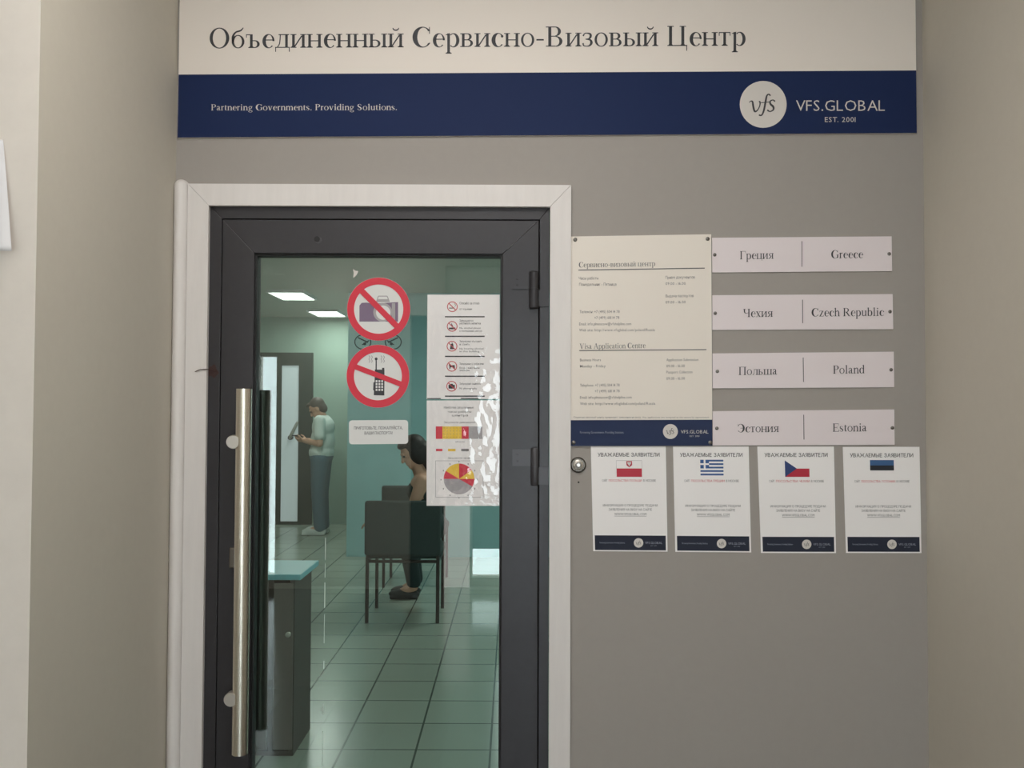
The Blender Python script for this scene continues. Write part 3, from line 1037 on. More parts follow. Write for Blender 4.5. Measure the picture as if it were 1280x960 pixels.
for key, lab, c in POST:
    o = sheet('flag_poster', c, FY, .0010, M_PAPER, lab, 'poster', 'flag posters under the name plates')
    TLc, TRc, BRc, BLc = c

    def uv(u, v, TL=TLc, TR=TRc, BR=BRc, BL=BLc):
        a = (TL[0] + (TR[0] - TL[0]) * u, TL[1] + (TR[1] - TL[1]) * u)
        bq = (BL[0] + (BR[0] - BL[0]) * u, BL[1] + (BR[1] - BL[1]) * u)
        return a[0] + (bq[0] - a[0]) * v, a[1] + (bq[1] - a[1]) * v
    IY = FY - .0004
    ink('heading_lettering', sans('УВАЖАЕМЫЕ ЗАЯВИТЕЛИ', .09, .915, .097, .036, 0.010, None, 1.12), IY, M_INK, o, uv)
    if key == 'Poland':
        f = ink('flag', [rect(.337, .21, .675, .29)], IY, M_FLAGRED, o, uv)
        ink('flag_outline', line(.335, .135, .335, .21, .003) + line(.677, .135, .677, .21, .003) + line(.335, .135, .677, .135, .003), IY, M_GREYP, f, uv)
        # the crest: a shield with a plain pale emblem
        ink('flag_crest', [[(.47, .14), (.545, .14), (.545, .178), (.5075, .2), (.47, .178)]], IY - .0004, M_FLAGRED, f, uv)
        ink('flag_crest_field', stroke([(.484, .152, .012), (.5075, .165, .03), (.531, .152, .012)]) + stroke([(.5075, .15, .014), (.5075, .188, .012)]), IY - .0008, M_WHITEFLAG, f, uv)
    elif key == 'Greece':
        h9 = (.273 - .125) / 9
        st_ = []
        for i in range(0, 9, 2):
            st_.append(rect(.355 if i > 4 else .47, .125 + i * h9, .66, .125 + (i + 1) * h9))
        f = ink('flag', st_, IY, M_FLAGBLUE, o, uv)
        sq = []
        hw = h9 * 1.42
        x0, x1 = .355, .47
        cx = (x0 + x1) / 2
        for (p, q) in ((x0, cx - hw / 2), (cx + hw / 2, x1)):
            for (r, s) in ((.125, .125 + 2 * h9), (.125 + 3 * h9, .125 + 5 * h9)):
                sq.append(rect(p, r, q, s))
        ink('flag_canton', sq, IY, M_FLAGBLUE, f, uv)
    elif key == 'Czech':
        f = ink('flag', [[(.508, .207), (.672, .207), (.672, .285), (.352, .285)]], IY, M_FLAGRED, o, uv)
        ink('flag_triangle', [[(.352, .13), (.508, .207), (.352, .285)]], IY - .0004, M_FLAGNAVY, f, uv)
    else:
        f = ink('flag', [rect(.348, .124, .66, .175)], IY, M_SKYB, o, uv)
        ink('flag_stripe', [rect(.348, .175, .66, .222)], IY, M_BLACKP, f, uv)
    ink('site_lettering', sans('САЙТ', .14, .21, .335, .021), IY, M_INKM, o, uv)
    ink('city_lettering', sans('В МОСКВЕ', .69, .86, .335, .021), IY, M_INKM, o, uv)
    ink('country_lettering', sans('ПОСОЛЬСТВА ' + RU[key], .23, .67, .335, .021), IY, M_REDINK, o, uv)
    ink('body_lettering', sans('ИНФОРМАЦИЯ О ПРОЦЕДУРЕ ПОДАЧИ', .145, .875, .572, .022) + sans('ЗАЯВЛЕНИЯ НА ВИЗУ НА САЙТЕ', .22, .80, .612, .022)
        + sans('WWW.VFSGLOBAL.COM', .295, .725, .656, .024) + line(.295, .664, .725, .664, .003), IY, M_INKM, o, uv)
    ink('navy_foot', [rect(.025, .848, .978, .988)], IY, M_BLUE3, o, uv)
    ink('slogan_lettering', sans('Partnering Governments. Providing Solutions.', .09, .43, .925, .016), IY - .0004, M_WDIM, o, uv)
    mid = uv(.612, .918)
    e0, e1 = uv(.70, .928), uv(.93, .928)
    logo(mid[0], mid[1], 5.9, e0[0], e1[0], e0[1], 2.9, IY - .0004, o, M_WPRINT, M_INK, M_WDIM)

# ------------------------------------------------------------------ round metal button and a nail hole in the wall
q = P(722.6, 581, 0)
q.y = 0
bt = empty('door_button', q, 'round steel push button on the wall next to the flag posters', 'button')
MB().lathe(q, (0, -1, 0), [(0, .0215), (.003, .0215), (.006, .018), (.006, .0155)], 32).build('collar', mat('dark_steel', (92, 88, 82), .35, .8), bt, smooth=True)
MB().lathe(q + Vector((0, -.005, 0)), (0, -1, 0), [(0, .0145), (.004, .0145), (.006, .012)], 32).build('dish', M_CAP, bt, smooth=True)
MB().lathe(q + Vector((0, -.0105, 0)), (0, -1, 0), [(0, .0085), (.003, .0085), (.0038, .007)], 6).build('hexagon_key', M_SCREW, bt)
MB().lathe(q + Vector((0, -.0142, 0)), (0, -1, 0), [(0, .0042), (.001, .004)], 16).build('contact_pin', M_CAP, bt, smooth=True)
q = P(723.2, 602.8, 0)
q.y = 0
tag(MB().lathe(q, (0, -1, 0), [(0, .0024), (.002, .0024), (.003, .001)], 12).build('nail_head', M_BLACK, origin=q), 'tiny dark nail head in the grey wall under the round button', 'nail')

# ------------------------------------------------------------------ stickers on the glass
KY = GY - .0006


def round_sticker(cx, cy, r, ri, label):
    o = sheet('prohibition_sticker', [(cx + r * math.cos(2 * math.pi * i / 56), cy + r * math.sin(2 * math.pi * i / 56)) for i in range(56)], KY - .0008, .0008,
              M_GLASSW, label, 'sticker', 'round red prohibition stickers')
    ink('red_ring', ring(cx, cy, r - .2, r - .2, r - ri, r - ri, n=64), KY - .0022, M_RED, o)
    return o


s1 = round_sticker(473.3, 386.4, 39.6, 31.0, 'round red-ringed sticker on the glass with a crossed-out camera')
A = KY - .0012
cam_ = ink('camera_pictogram', [[(449.3, 382), (452, 378.6), (458, 378.2), (466, 379.5), (497.6, 377.6), (497.6, 402), (449.3, 402)]], A, M_PURPLE, s1)
ink('camera_prism', line(470.5, 377.6, 473, 370.2, 1.2) + line(473, 370.2, 484, 370.2, 1.2) + line(484, 370.2, 486.8, 377.6, 1.2) + [[(472.5, 374), (485, 374), (486.4, 377.6), (471, 377.6)]], A, M_GREYP, cam_)
ink('camera_lens', disc(478.4, 390.4, 11.8), A - .0003, M_GREYP, cam_)
ink('camera_lens_front', disc(479, 390.8, 9), A - .0006, M_GLASSW, cam_)
ink('camera_grip', [rect(489.8, 379, 494, 400)], A - .0003, M_GREYP, cam_)
ink('red_bar', line(451.0, 362.5, 497.8, 409.5, 7.4), KY - .0026, M_RED, s1)

s2 = round_sticker(472.4, 470.3, 39.4, 30.2, 'round red-ringed sticker on the glass with a crossed-out mobile phone')
ph = ink('phone_pictogram', [[(468.6, 462), (480.6, 462), (480.4, 494.4), (467.2, 494.0), (467.4, 488), (466.4, 487.5), (466.8, 478), (468.2, 477.4)], rect(477.6, 459.8, 480.4, 462)]
         + line(470.2, 462, 470.2, 449, 1.5) + disc(470.2, 448.6, 1.8, 14), A, M_INK, s2)
kp = []
for i in range(3):
    for j in range(4):
        kp.append(rect(469.6 + i * 3.5, 475.2 + j * 3.6, 471.8 + i * 3.5, 477.8 + j * 3.6))
ink('phone_keypad', kp, A - .0003, M_GLASSW, ph)
for sx in (462.5, 477.6):
    wv = []
    for k in range(2):
        wv += stroke([(sx - 1.4 + k * 3, 444.5, .9), (sx + k * 3, 446.6, .9), (sx - 1.4 + k * 3, 449, .9), (sx + k * 3, 451.2, .9), (sx - 1.4 + k * 3, 453.2, .9)], 3)
    ink('signal_waves', wv, A, M_GREYP, ph)
ink('red_bar', line(443.4, 458.1, 501.4, 480.3, 6.6), KY - .0026, M_RED, s2)

# old faded outline stickers peeping out between the two
M_OLD = mat('faded_dark_outline', (44, 62, 60), .6)
for cx, lab, k in ((453.5, 'faded dark ring mark on the glass between the red stickers, on the handle side', 1), (491.5, 'faded dark ring mark on the glass between the red stickers, on the hinge side', -1)):
    q = P(cx, 427.5, KY)
    pl = ring(cx, 427.5, 10.6, 9.6, 1.3, 1.3) + line(cx - 6 * k, 422, cx + 6.5 * k, 428, 1.6) + line(cx - 1 * k, 431, cx + 8 * k, 425.5, 1.2) + disc(cx + 2.4 * k, 429.8, 1.9, 12)
    o = ink('ring_mark', pl, KY - .0001, M_OLD, None)
    tag(o, lab, 'sticker', 'faded ring marks on the door glass')

# rounded white label
pts = []
for (cx, cy, a0) in ((440.2, 529.4, 180), (506, 529.0, 270), (506.2, 550.8, 0), (440.4, 551.4, 90)):
    for i in range(7):
        a = math.radians(a0 + 15 * i)
        pts.append((cx + 4 * math.cos(a), cy + 4 * math.sin(a)))
lb = sheet('glass_label', pts, KY - .0008, .0008, M_GLASSW, 'small white rounded label with two lines of writing on the glass', 'label')
ink('lettering', sans('ПРИГОТОВЬТЕ, ПОЖАЛУЙСТА,', 442.6, 503.2, 536.9, 3.7, .01, 536.5) + sans('ВАШИ ПАСПОРТА!', 455.6, 490.6, 543.2, 3.7, .01, 542.8), KY - .0012, M_INKM, lb)

# two scraps of tape
for pts, lab in (([(441, 336), (444.6, 338.6), (447.8, 339), (446, 343.4), (443.4, 346), (441.4, 347.4), (442.2, 341)], 'torn scrap of white tape on the glass above the camera sticker'),
                 ([(603.5, 319), (616, 318.6), (613.8, 321.4), (609, 321.6)], 'torn scrap of white tape at the top of the door glass')):
    sheet('tape_scrap', pts, KY - .0004, .0004, M_WPRINT, lab, 'tape', 'scraps of tape on the door glass')

# ------------------------------------------------------------------ two notices in a plastic sleeve
NY = GY - .0022
n1 = sheet('rules_notice', [(534.4, 368.4), (624.6, 368.4), (625, 498.6), (533.4, 499)], NY, .0006, M_PAPER, 'white notice with five prohibition signs, upper sheet in the clear sleeve', 'notice')
NI = NY - .0004
tt, ln, ic = [], [], []
cy5 = (383.4, 408.0, 432.8, 457.9, 482.8)
ROWS = [(('Спасибо за отказ', 3.0, 4), ('от курения', 2.4, -3)),
        (('Запрещается', 2.6, 7), ('распивать напитки', 2.6, 3.6), ('No alcohol please', 2.2, -2), ('в помещении центра', 2.2, -5.6)),
        (('Запрещено мусорить', 2.6, 6), ('и сорить', 2.4, 2.4), ('No littering allowed', 2.2, -3), ('in this building', 2.2, -6.4)),
        (('Запрещено с собаками', 2.6, 3), ('Вход с животными', 2.2, -2), ('запрещен', 2.2, -5)),
        (('Запрещено снимать', 2.6, 3), ('No photography', 2.2, -2.6))]
for cy, rows in zip(cy5, ROWS):
    for s, h, dy in rows:
        ink('lettering', sans(s, 574.4, 574.4 + min(30, len(s) * 1.55), cy - dy + 1, h, .006), NI, M_INKM, n1)
for y in (395.9, 420.4, 445.5, 470.3, 495.2):
    ink('rule_line', [rect(556.2, y - .75, 605.8, y + .75)], NI, M_INK, n1)
ln += [rect(534, 497.6, 551, 498.7)]
ink('rule_line', ln, NI, M_INK, n1)
ink('rule_line', [rect(576, 497.4, 598, 498.5)], NI, M_INK, n1)
for k, cy in enumerate(cy5):
    cx = 565.4 - k * .2
    r_ = ink('prohibition_sign', ring(cx, cy, 6.6, 6.6, 1.0, 1.0, n=32) + line(cx - 4.4, cy - 4.4, cx + 4.4, cy + 4.4, 1.1), NI - .0003, M_REDINK, n1)
    if k == 0:
        p_ = [rect(cx - 4, cy + 1.2, cx + 2.6, cy + 2.2)] + stroke([(cx + 3, cy, .5), (cx + 4, cy - 2, .5), (cx + 2.6, cy - 4, .5)], 3)
    elif k == 1:
        p_ = [[(cx - 4.4, cy + 1.6), (cx + 3.4, cy + 1.2), (cx + 4.6, cy + 3.6), (cx - 4, cy + 3.6)]] + line(cx - 1, cy - 3.5, cx + 1, cy + 1, 1.0)
    elif k == 2:
        p_ = [[(cx - 1.6, cy - 3), (cx + 1.4, cy - 3), (cx + 2.4, cy + 3.8), (cx - 2.6, cy + 3.8)]] + line(cx, cy - 4.6, cx + .6, cy - 2, .9)
    elif k == 3:
        p_ = [[(cx - 4, cy - 2), (cx - 2.4, cy - 3), (cx - 1.4, cy - 1.2), (cx + 3.6, cy - 1.6), (cx + 4, cy + 3.2), (cx + 2.6, cy + 3.2), (cx + 2.2, cy + 1.2), (cx - 1.6, cy + 1.2), (cx - 2, cy + 3.4), (cx - 3.2, cy + 3.4), (cx - 3, cy)]]
    else:
        p_ = [rect(cx - 4, cy - 1.8, cx + 4, cy + 3), rect(cx - 1.6, cy - 3, cx + 1.6, cy - 1.8)]
    ink('pictogram', p_, NI, M_INK, r_)

n2 = sheet('schedule_notice', [(533.4, 500.6), (625, 500.4), (624.6, 632.2), (533.2, 632.2)], NY, .0006, M_PAPER, 'white notice with a coloured pie chart, lower sheet in the clear sleeve', 'notice')
for q_ in (('Наиболее загруженные', 555, 592, 510.6, 2.8), ('часы работы', 560, 589, 515.8, 2.6), ('центра', 565, 585, 520.4, 2.6),
           ('Загрузка по дням недели', 555, 594, 529.0, 2.4), ('загрузка', 569, 580.5, 553, 1.8), ('Загрузка по часам', 560, 588, 573.6, 2.4)):
    ink('lettering', sans(*q_), NI, M_INKM, n2)
for k in range(12):
    a = math.radians(30 * k)
    x, y = 573.8 + 22.6 * math.cos(a), 599.6 + 22.6 * math.sin(a)
    ink('hour_mark', [rect(x - .5, y - .8, x + .5, y + .8)], NI, M_INKM, n2)
bc = ink('bar_chart', [rect(544.8, 533, 553, 548.6)], NI, M_RED, n2)
ink('bar_chart_block', [rect(577, 533, 585.8, 548.6)], NI, M_RED, bc)
ink('bar_chart_middle', [rect(553, 533, 577, 548.6)], NI, M_YELLOW, bc)
gr = [rect(585.8, 533, 603, 548.6)]
ink('bar_chart_end', gr, NI, M_GREYP, bc)
dots = []
for i in range(6):
    for j in range(4):
        dots.append(rect(555 + i * 4 - .4, 535 + j * 3.8 - .4, 555 + i * 4 + .4, 535 + j * 3.8 + .4))
ink('bar_chart_dots', dots, NI - .0003, M_INKG, bc)
k_ = ink('legend', [rect(545, 561, 553, 564)], NI, M_RED, n2)
ink('legend_yellow', [rect(560, 561, 569.5, 564)], NI, M_YELLOW, k_)
ink('legend_grey', [rect(576.5, 561, 586, 564)], NI, M_INKG, k_)
pc = ink('pie_chart', disc(573.8, 598.6, 19.2, 10, -90, -35) + disc(573.8, 598.6, 19.2, 8, 0, 30) + disc(573.8, 598.6, 19.2, 8, 180, 211), NI, M_RED, n2)
ink('pie_chart_yellow', disc(573.8, 598.6, 19.2, 8, -35, 0) + disc(573.8, 598.6, 19.2, 10, 211, 270), NI, M_YELLOW, pc)
ink('pie_chart_grey', disc(573.8, 598.6, 19.2, 24, 30, 180), NI, M_GREYP, pc)
ink('chart_border', line(544.5, 576, 544.5, 621.5, .5) + line(544.5, 621.5, 604, 621.5, .5) + line(604, 576, 604, 621.5, .5) + line(544.5, 576, 604, 576, .5), NI, M_GREYP, n2)

# the sleeve: thin wrinkled film in front of both sheets
NX, NZ = 44, 120
vs, fs = [], []
import mathutils
for j in range(NZ + 1):
    for i in range(NX + 1):
        u, v = i / NX, j / NZ
        x = 533.2 + (625.6 - 533.2) * u
        y = 367.4 + (633 - 367.4) * v
        p = P(x, y, NY - .003)
        wr = mathutils.noise.noise(Vector((p.x * 55, p.z * 40, 1.3))) * .55 + mathutils.noise.noise(Vector((p.x * 130, p.z * 95, 4.1))) * .3
        k = .25 + .75 * max(0, min(1, (u - .35) / .4)) * max(0, min(1, (v - .2) / .25))
        edge = min(1, min(u, 1 - u) / .04, min(v, 1 - v) / .02)
        p.y -= .0022 * k * (wr + .4) * edge
        vs.append(p)
for j in range(NZ):
    for i in range(NX):
        a = j * (NX + 1) + i
        fs.append((a, a + 1, a + NX + 2, a + NX + 1))
sl = link_mesh('plastic_sleeve', vs, fs, clear_mat('clear_wrinkled_film', (.97, .97, .97, 1), .06, 1.5, 1.5), origin=P(579, 633, NY), smooth=True)
tag(sl, 'clear wrinkled plastic sleeve over the two notices on the glass', 'sleeve')

# ------------------------------------------------------------------ paper on the cream pier
WY = YC
vs, fs = [], []
N = 20
rowsz = [P(4, 176 + 142 * j / N, WY).z for j in range(N + 1)]
pxr = [4 + 10.5 * (j / N) ** .9 for j in range(N + 1)]
for j in range(N + 1):
    t = j / N
    yy = WY - .004 - .035 * t ** 1.5
    xr = P(pxr[j], 176 + 142 * t, yy).x
    for i in range(9):
        vs.append((xr - .21 * (1 - i / 8), yy - .006 * math.sin(math.pi * i / 8), rowsz[j]))
for j in range(N):
    for i in range(8):
        a = j * 9 + i
        fs.append((a, a + 1, a + 10, a + 9))
po = link_mesh('hanging_paper', vs, fs, mat('cool_white_paper', (206, 206, 208), .6), origin=(vs[4][0], WY, rowsz[0]), smooth=True)
md = po.modifiers.new('thickness', 'SOLIDIFY')
md.thickness = .0008
tag(po, 'white sheet of paper curling away from the cream pier', 'paper')

# ------------------------------------------------------------------ furniture of the waiting room
# low cabinet just inside the door
cxr_ = P(367.5, 830, 1.475).x
cz = .79
cab = empty('side_cabinet', (cxr_ - .3, 1.64, 0), 'low dark cabinet with a pale turquoise top just inside the glass door', 'cabinet')
M_CABD = mat('dark_brown_laminate', (64, 58, 54), .5)
M_CABL = mat('grey_brown_laminate', (112, 104, 98), .5)
b = MB()
b.box(cxr_ - .60, cxr_ - .58, 1.475, 1.80, 0, cz - .025)
b.box(cxr_ - .02, cxr_, 1.475, 1.80, 0, cz - .025)
b.box(cxr_ - .58, cxr_ - .02, 1.78, 1.80, 0, cz - .025)
b.box(cxr_ - .58, cxr_ - .02, 1.475, 1.78, 0, .02)
b.box(cxr_ - .11, cxr_ - .09, 1.475, 1.78, .02, cz - .025)
b.build('body', M_CABD, cab)
MB().box(cxr_ - .62, cxr_ + .03, 1.455, 1.82, cz - .025, cz, .004).build('top', mat('turquoise_laminate', (120, 188, 196), .35), cab)
dr = MB().box(cxr_ - .088, cxr_ - .004, 1.462, 1.474, .03, cz - .04, .002).build('door', M_CABL, cab)
MB().box(cxr_ - .576, cxr_ - .115, 1.462, 1.474, .03, cz - .04, .002).build('door', M_CABD, cab)
kq = P(361.5, 792, 1.46)
MB().lathe(kq, (0, -1, 0), [(0, .008), (.012, .006), (.016, .012), (.024, .011), (.027, .005)], 16).build('knob', M_CAP, dr, smooth=True)

# chairs
M_CHF = mat('dark_chair_fabric', (46, 58, 56), .85, noise=.15, scale=120)
M_CHM = mat('dark_chair_metal', (62, 54, 50), .45, .4)


def make_chair(label):
    r = empty('waiting_chair', (0, 0, 0), label, 'chair', 'dark padded chairs of the waiting room')
    # its back is turned to the glass door: back at -y
    MB().box(-.27, .27, -.20, .26, .44, .51, .025).build('seat', M_CHF, r, smooth=True)
    MB().box(-.27, .27, -.265, -.215, .47, .86, .022).build('backrest', M_CHF, r, smooth=True)
    for sx in (-1, 1):
        MB().tube((sx * .25, -.24, .0), (sx * .25, -.235, .46), .013, n=12).build('leg', M_CHM, r, smooth=True)
        MB().tube((sx * .25, .22, .0), (sx * .25, .22, .46), .013, n=12).build('leg', M_CHM, r, smooth=True)
        MB().tube((sx * .25, -.235, .46), (sx * .25, -.24, .70), .011, n=12).build('back_post', M_CHM, r, smooth=True)
    b = MB()
    b.tube((-.25, -.235, .43), (.25, -.235, .43), .011, n=10)
    b.tube((-.25, .22, .43), (.25, .22, .43), .011, n=10)
    b.tube((-.25, -.235, .43), (-.25, .22, .43), .011, n=10)
    b.tube((.25, -.235, .43), (.25, .22, .43), .011, n=10)
    b.build('seat_frame', M_CHM, r, smooth=True)
    return r


def dup(root, loc, rotz, label):
    r = root.copy()
    COL.objects.link(r)
    r.location = loc
    r.rotation_euler = (0, 0, rotz)
    r['label'] = label
    for ch in list(root.children):
        c = ch.copy()
        COL.objects.link(c)
        c.parent = r
        for gch in ch.children:
            d = gch.copy()
            COL.objects.link(d)
            d.parent = c
    return r


c1 = make_chair('dark padded chair with its back to the glass, a woman sits on it')
CXC = P(504, 640, 3.9).x
c1.location = (CXC, 4.12, 0)
c2 = dup(c1, (CXC - .06, 5.35, 0), 0, 'dark padded chair standing empty in front of the seated woman')

# ------------------------------------------------------------------ people
M_SKIN = mat('skin', (196, 150, 126), .6)
M_HAIRD = mat('dark_brown_hair', (38, 30, 28), .6, noise=.2, scale=150)
M_HAIRG = mat('grey_brown_hair', (84, 76, 70), .6, noise=.2, scale=150)
M_TEE = mat('white_cotton', (206, 212, 206), .8)
M_JEANS = mat('blue_denim', (76, 104, 116), .85, noise=.1, scale=90)
M_TOPD = mat('dark_green_cotton', (36, 52, 52), .85)
M_SHOEW = mat('white_shoe', (200, 204, 200), .6)
M_SHOED = mat('dark_shoe', (44, 46, 46), .6)


def chain(b, pts):
    for (p, r), (q, s) in zip(pts, pts[1:]):
        b.capsule(p, q, r, s)


def hand(b, wrist, d, palm_n, curl=.6, side=1):
    """palm and five fingers; d: direction of the hand, palm_n: the way the palm faces"""
    d = Vector(d).normalized()
    n = Vector(palm_n).normalized()
    s = d.cross(n).normalized() * side
    w = Vector(wrist)
    k = w + d * .085
    for t in (-.028, -.010, .010, .028):
        b.capsule(w + s * t * .6 + d * .01, k + s * t, .014, .012, 10, 3)
    for t, L in ((-.030, .066), (-.010, .078), (.010, .074), (.030, .058)):
        p = k + s * t
        for i, f in enumerate((.45, .32, .23)):
            a = curl * (i + .6)
            q = p + (d * math.cos(a) + n * math.sin(a)) * L * f
            b.capsule(p, q, .0088 - i * .0007, .0082 - i * .0007, 8, 3)
            p = q
    p = w + d * .02 - s * .03
    q = p + (d * .6 - s * .6 + n * .45).normalized() * .042
    b.capsule(p, q, .012, .0105, 8, 3)
    b.capsule(q, q + (d * .85 + n * .45 - s * .1).normalized() * .034, .0105, .009, 8, 3)


def head(b, c, yaw, pitch, k=1.0):
    """skull, jaw, nose, ears, brows and lips; looks along +x before yaw, pitch down"""
    R = Matrix.Rotation(yaw, 3, 'Z') @ Matrix.Rotation(pitch, 3, 'Y')

    def at(x, y, z):
        return Vector(c) + R @ (Vector((x, y, z)) * k)
    b.ellipsoid(at(-.012, 0, .025), (.096 * k, .076 * k, .098 * k), R)
    b.ellipsoid(at(.022, 0, -.045), (.068 * k, .058 * k, .075 * k), R)
    b.ellipsoid(at(.062, 0, -.088), (.024 * k, .028 * k, .022 * k), R)
    b.capsule(at(.082, 0, .02), at(.104, 0, -.022), .009 * k, .014 * k)
    b.capsule(at(.083, -.02, -.058), at(.083, .02, -.058), .009 * k, .009 * k)
    b.capsule(at(.079, -.045, .03), at(.085, 0, .034), .01 * k, .009 * k)
    b.capsule(at(.079, .045, .03), at(.085, 0, .034), .01 * k, .009 * k)
    for s in (-1, 1):
        b.ellipsoid(at(-.008, s * .078, -.012), (.02 * k, .009 * k, .033 * k), R)
    return at, R


def eyes(at, k, parent):
    b = MB()
    for s in (-1, 1):
        b.ellipsoid(at(.078, s * .032, .012), (.011 * k, .012 * k, .009 * k))
    b.build('eyes', mat('eye', (60, 52, 48), .3), parent, smooth=True)


# ---- standing man in a white T-shirt, seen from the side, head bent over what he holds
def man():
    f = P(397, 668, 0)
    Yp = 8.25
    X0 = P(401, 660, Yp).x
    r = empty('person', (X0, Yp, 0), 'standing person in white T-shirt and blue jeans with bent head, deep in the waiting room', 'person')
    V = lambda x, y, z: Vector((X0 + x, Yp + y, z))
    hip, chest, neck = V(.0, 0, .92), V(.03, 0, 1.24), V(.005, 0, 1.42)
    hc = V(-.055, 0, 1.50)
    b = MB()
    b.ellipsoid(V(0, 0, .95), (.125, .165, .15))
    b.ellipsoid(V(.02, 0, 1.12), (.115, .15, .17))
    b.ellipsoid(V(.015, 0, 1.27), (.11, .165, .14))
    chain(b, [(neck + Vector((.02, 0, -.06)), .062), (V(-.03, 0, 1.47), .054)])
    at, R = head(b, hc, math.pi, math.radians(38))
    for s in (-1, 1):
        chain(b, [(V(0, s * .09, .90), .098), (V(-.015, s * .095, .50), .066), (V(.01, s * .095, .10), .044)])
        chain(b, [(V(.01, s * .095, .09), .042), (V(-.14, s * .10, .035), .036)])
        sh, el, wr = V(.01, s * .18, 1.36), V(.02, s * .21, 1.09), V(-.19, s * .07, 1.12)
        chain(b, [(sh, .05), (el, .042), (wr, .030)])
        hand(b, wr, (-1, -s * .25, .12), (0, -s * .55, .8), .75, -s)
    body = b.build('body', M_SKIN, r)
    remesh(body, .006, 4)
    b = MB()
    b.ellipsoid(V(0, 0, .98), (.15, .19, .13))
    b.ellipsoid(V(.015, 0, 1.12), (.145, .185, .2))
    b.ellipsoid(V(.02, 0, 1.28), (.135, .2, .15))
    b.capsule(V(.02, -.12, 1.37), V(.02, .12, 1.37), .055, .055)
    for s in (-1, 1):
        chain(b, [(V(.01, s * .175, 1.36), .07), (V(.018, s * .205, 1.19), .068)])
    remesh(b.build('t_shirt', M_TEE, r), .01, 6)
    b = MB()
    b.ellipsoid(V(0, 0, .93), (.142, .182, .11))
    for s in (-1, 1):
        chain(b, [(V(0, s * .09, .90), .112), (V(-.015, s * .095, .50), .085), (V(.01, s * .095, .10), .074)])
    remesh(b.build('jeans', M_JEANS, r), .01, 6)
    b = MB()
    Rh = R
    b.ellipsoid(at(-.03, 0, .045), (.094, .084, .09), Rh)
    b.ellipsoid(at(-.055, 0, -.02), (.06, .076, .075), Rh)
    b.ellipsoid(at(.045, 0, .098), (.045, .06, .025), Rh)
    remesh(b.build('hair', M_HAIRG, r), .008, 4)
    eyes(at, 1, r)
    for s in (-1, 1):
        b = MB()
        b.ellipsoid(V(-.06, s * .098, .045), (.15, .05, .045))
        b.ellipsoid(V(.015, s * .096, .07), (.06, .05, .055))
        b.box(X0 - .2, X0 + .07, Yp + s * .098 - .042, Yp + s * .098 + .042, .002, .03)
        remesh(b.build('shoe', M_SHOEW, r), .008, 3)
    ph = MB().box(X0 - .34, X0 - .27, Yp - .07, Yp + .07, 1.175, 1.185, .003).build('mobile_phone', M_BLACK, origin=(X0 - .305, Yp, 1.175))
    tag(ph, 'dark phone held in front of the standing person in the white T-shirt', 'phone')


man()


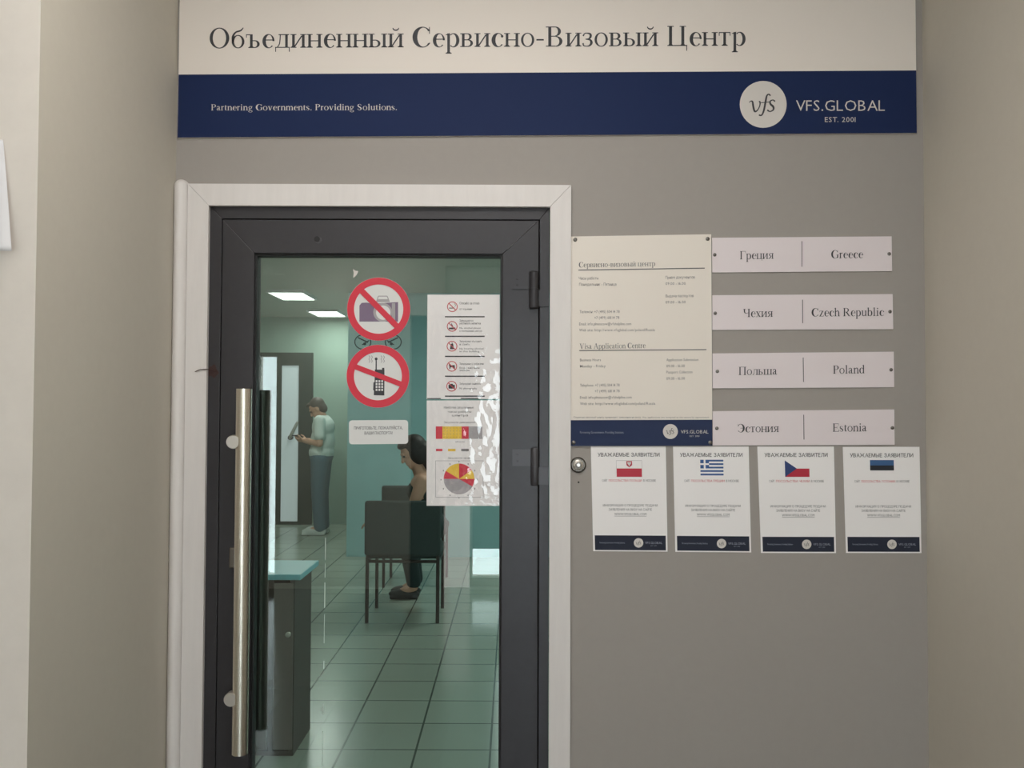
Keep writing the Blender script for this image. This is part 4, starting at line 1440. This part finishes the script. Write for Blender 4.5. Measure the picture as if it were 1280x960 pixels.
# ---- seated woman with dark hair, in profile
def woman():
    Yp = 4.2
    X0 = P(533, 640, Yp).x
    r = empty('person', (X0, Yp, 0), 'seated person with dark hair and dark sleeveless top, looking down in profile', 'person')
    V = lambda x, y, z: Vector((X0 + x, Yp + y, z))
    hc = Vector((P(516, 566, Yp).x, Yp, P(516, 566, Yp).z))
    b = MB()
    b.ellipsoid(V(.0, 0, .63), (.15, .18, .11))
    b.ellipsoid(V(-.01, 0, .76), (.105, .14, .15))
    b.ellipsoid(V(-.025, 0, .91), (.105, .165, .13))
    chain(b, [(V(-.035, 0, 1.0), .055), (hc + Vector((.03, 0, -.09)), .045)])
    at, R = head(b, hc, math.pi + .25, math.radians(30), .95)
    for s in (-1, 1):
        sh, el, wr = V(-.02, s * .165, .985), V(-.10, s * .20, .74), V(-.33, s * .09, .68)
        chain(b, [(sh, .048), (el, .037), (wr, .026)])
        hand(b, wr, (-1, -s * .2, -.05), (0, -s * .3, -.9), .5, s)
        kn = V(-.20, .40 + s * .09, .60)
        an = V(-.14, .52 + s * .07, .10)
        chain(b, [(V(.0, s * .08 + .03, .63), .088), (kn, .062), (an, .038), (an + Vector((-.12, .03, -.06)), .03)])
    remesh(b.build('body', M_SKIN, r), .006, 4)
    b = MB()
    b.ellipsoid(V(.0, 0, .645), (.165, .195, .12))
    b.ellipsoid(V(-.01, 0, .76), (.13, .165, .16))
    b.ellipsoid(V(-.025, 0, .90), (.125, .165, .10))
    remesh(b.build('sleeveless_top', M_TOPD, r), .01, 6)
    b = MB()
    for s in (-1, 1):
        kn = V(-.20, .40 + s * .09, .60)
        an = V(-.14, .52 + s * .07, .14)
        chain(b, [(V(.0, s * .08 + .03, .63), .102), (kn, .078), (an, .06)])
    b.ellipsoid(V(0, .02, .632), (.165, .19, .115))
    remesh(b.build('trousers', M_TOPD, r), .01, 6)
    b = MB()
    b.ellipsoid(at(-.035, 0, .04), (.094, .086, .092), R)
    b.ellipsoid(at(-.06, 0, -.03), (.06, .08, .08), R)
    b.ellipsoid(at(.04, 0, .092), (.045, .062, .03), R)
    b.capsule(at(-.075, 0, -.02), at(-.07, .0, -.2), .075, .045)
    b.ellipsoid(at(-.02, .055, -.02), (.06, .035, .085), R)
    b.ellipsoid(at(-.02, -.055, -.02), (.06, .035, .085), R)
    remesh(b.build('hair', M_HAIRD, r), .008, 4)
    eyes(at, .95, r)
    for s in (-1, 1):
        q = V(-.22, .54 + s * .07, .04)
        b = MB()
        b.ellipsoid(q, (.125, .044, .04))
        b.box(q.x - .11, q.x + .11, q.y - .036, q.y + .036, .002, .025)
        remesh(b.build('shoe', M_SHOED, r), .008, 3)


woman()

# ------------------------------------------------------------------ far door of the recess
dx0, dx1 = P(321, 560, RYF).x, P(391, 560, RYF).x
dz = P(350, 441, RYF).z
M_DGRN = mat('dark_green_door_frame', (44, 58, 52), .6)
M_FROST = mat('frosted_lit_glass', (186, 192, 196), .5, emit=.42)
fd = empty('door_4', ((dx0 + dx1) / 2, RYF - .03, 0), 'dark framed door with a frosted pane at the end of the recess', 'door', None, 'structure')
px0, px1 = P(352.5, 560, RYF).x, P(374, 560, RYF).x
pz1, pz0 = P(363, 457, RYF).z, .04
b = MB()
b.box(dx0, px0, RYF - .06, RYF - .004, 0, dz)
b.box(px1, dx1, RYF - .06, RYF - .004, 0, dz)
b.box(px0, px1, RYF - .06, RYF - .004, pz1, dz)
b.box(px0, px1, RYF - .06, RYF - .004, 0, pz0)
b.build('frame', M_DGRN, fd)
MB().box(px0, px1, RYF - .04, RYF - .03, pz0, pz1).build('frosted_pane', M_FROST, fd)
q0, q1 = P(362.5, 547, RYF - .1), P(371.5, 528.5, RYF - .1)
b = MB()
b.tube(q0, (q0.x, RYF - .04, q0.z), .03, n=14)
b.build('handle_rose', M_FRAME, fd, smooth=True)
MB().capsule(q0, q1, .022, .018).build('lever', M_CAP, fd, smooth=True)
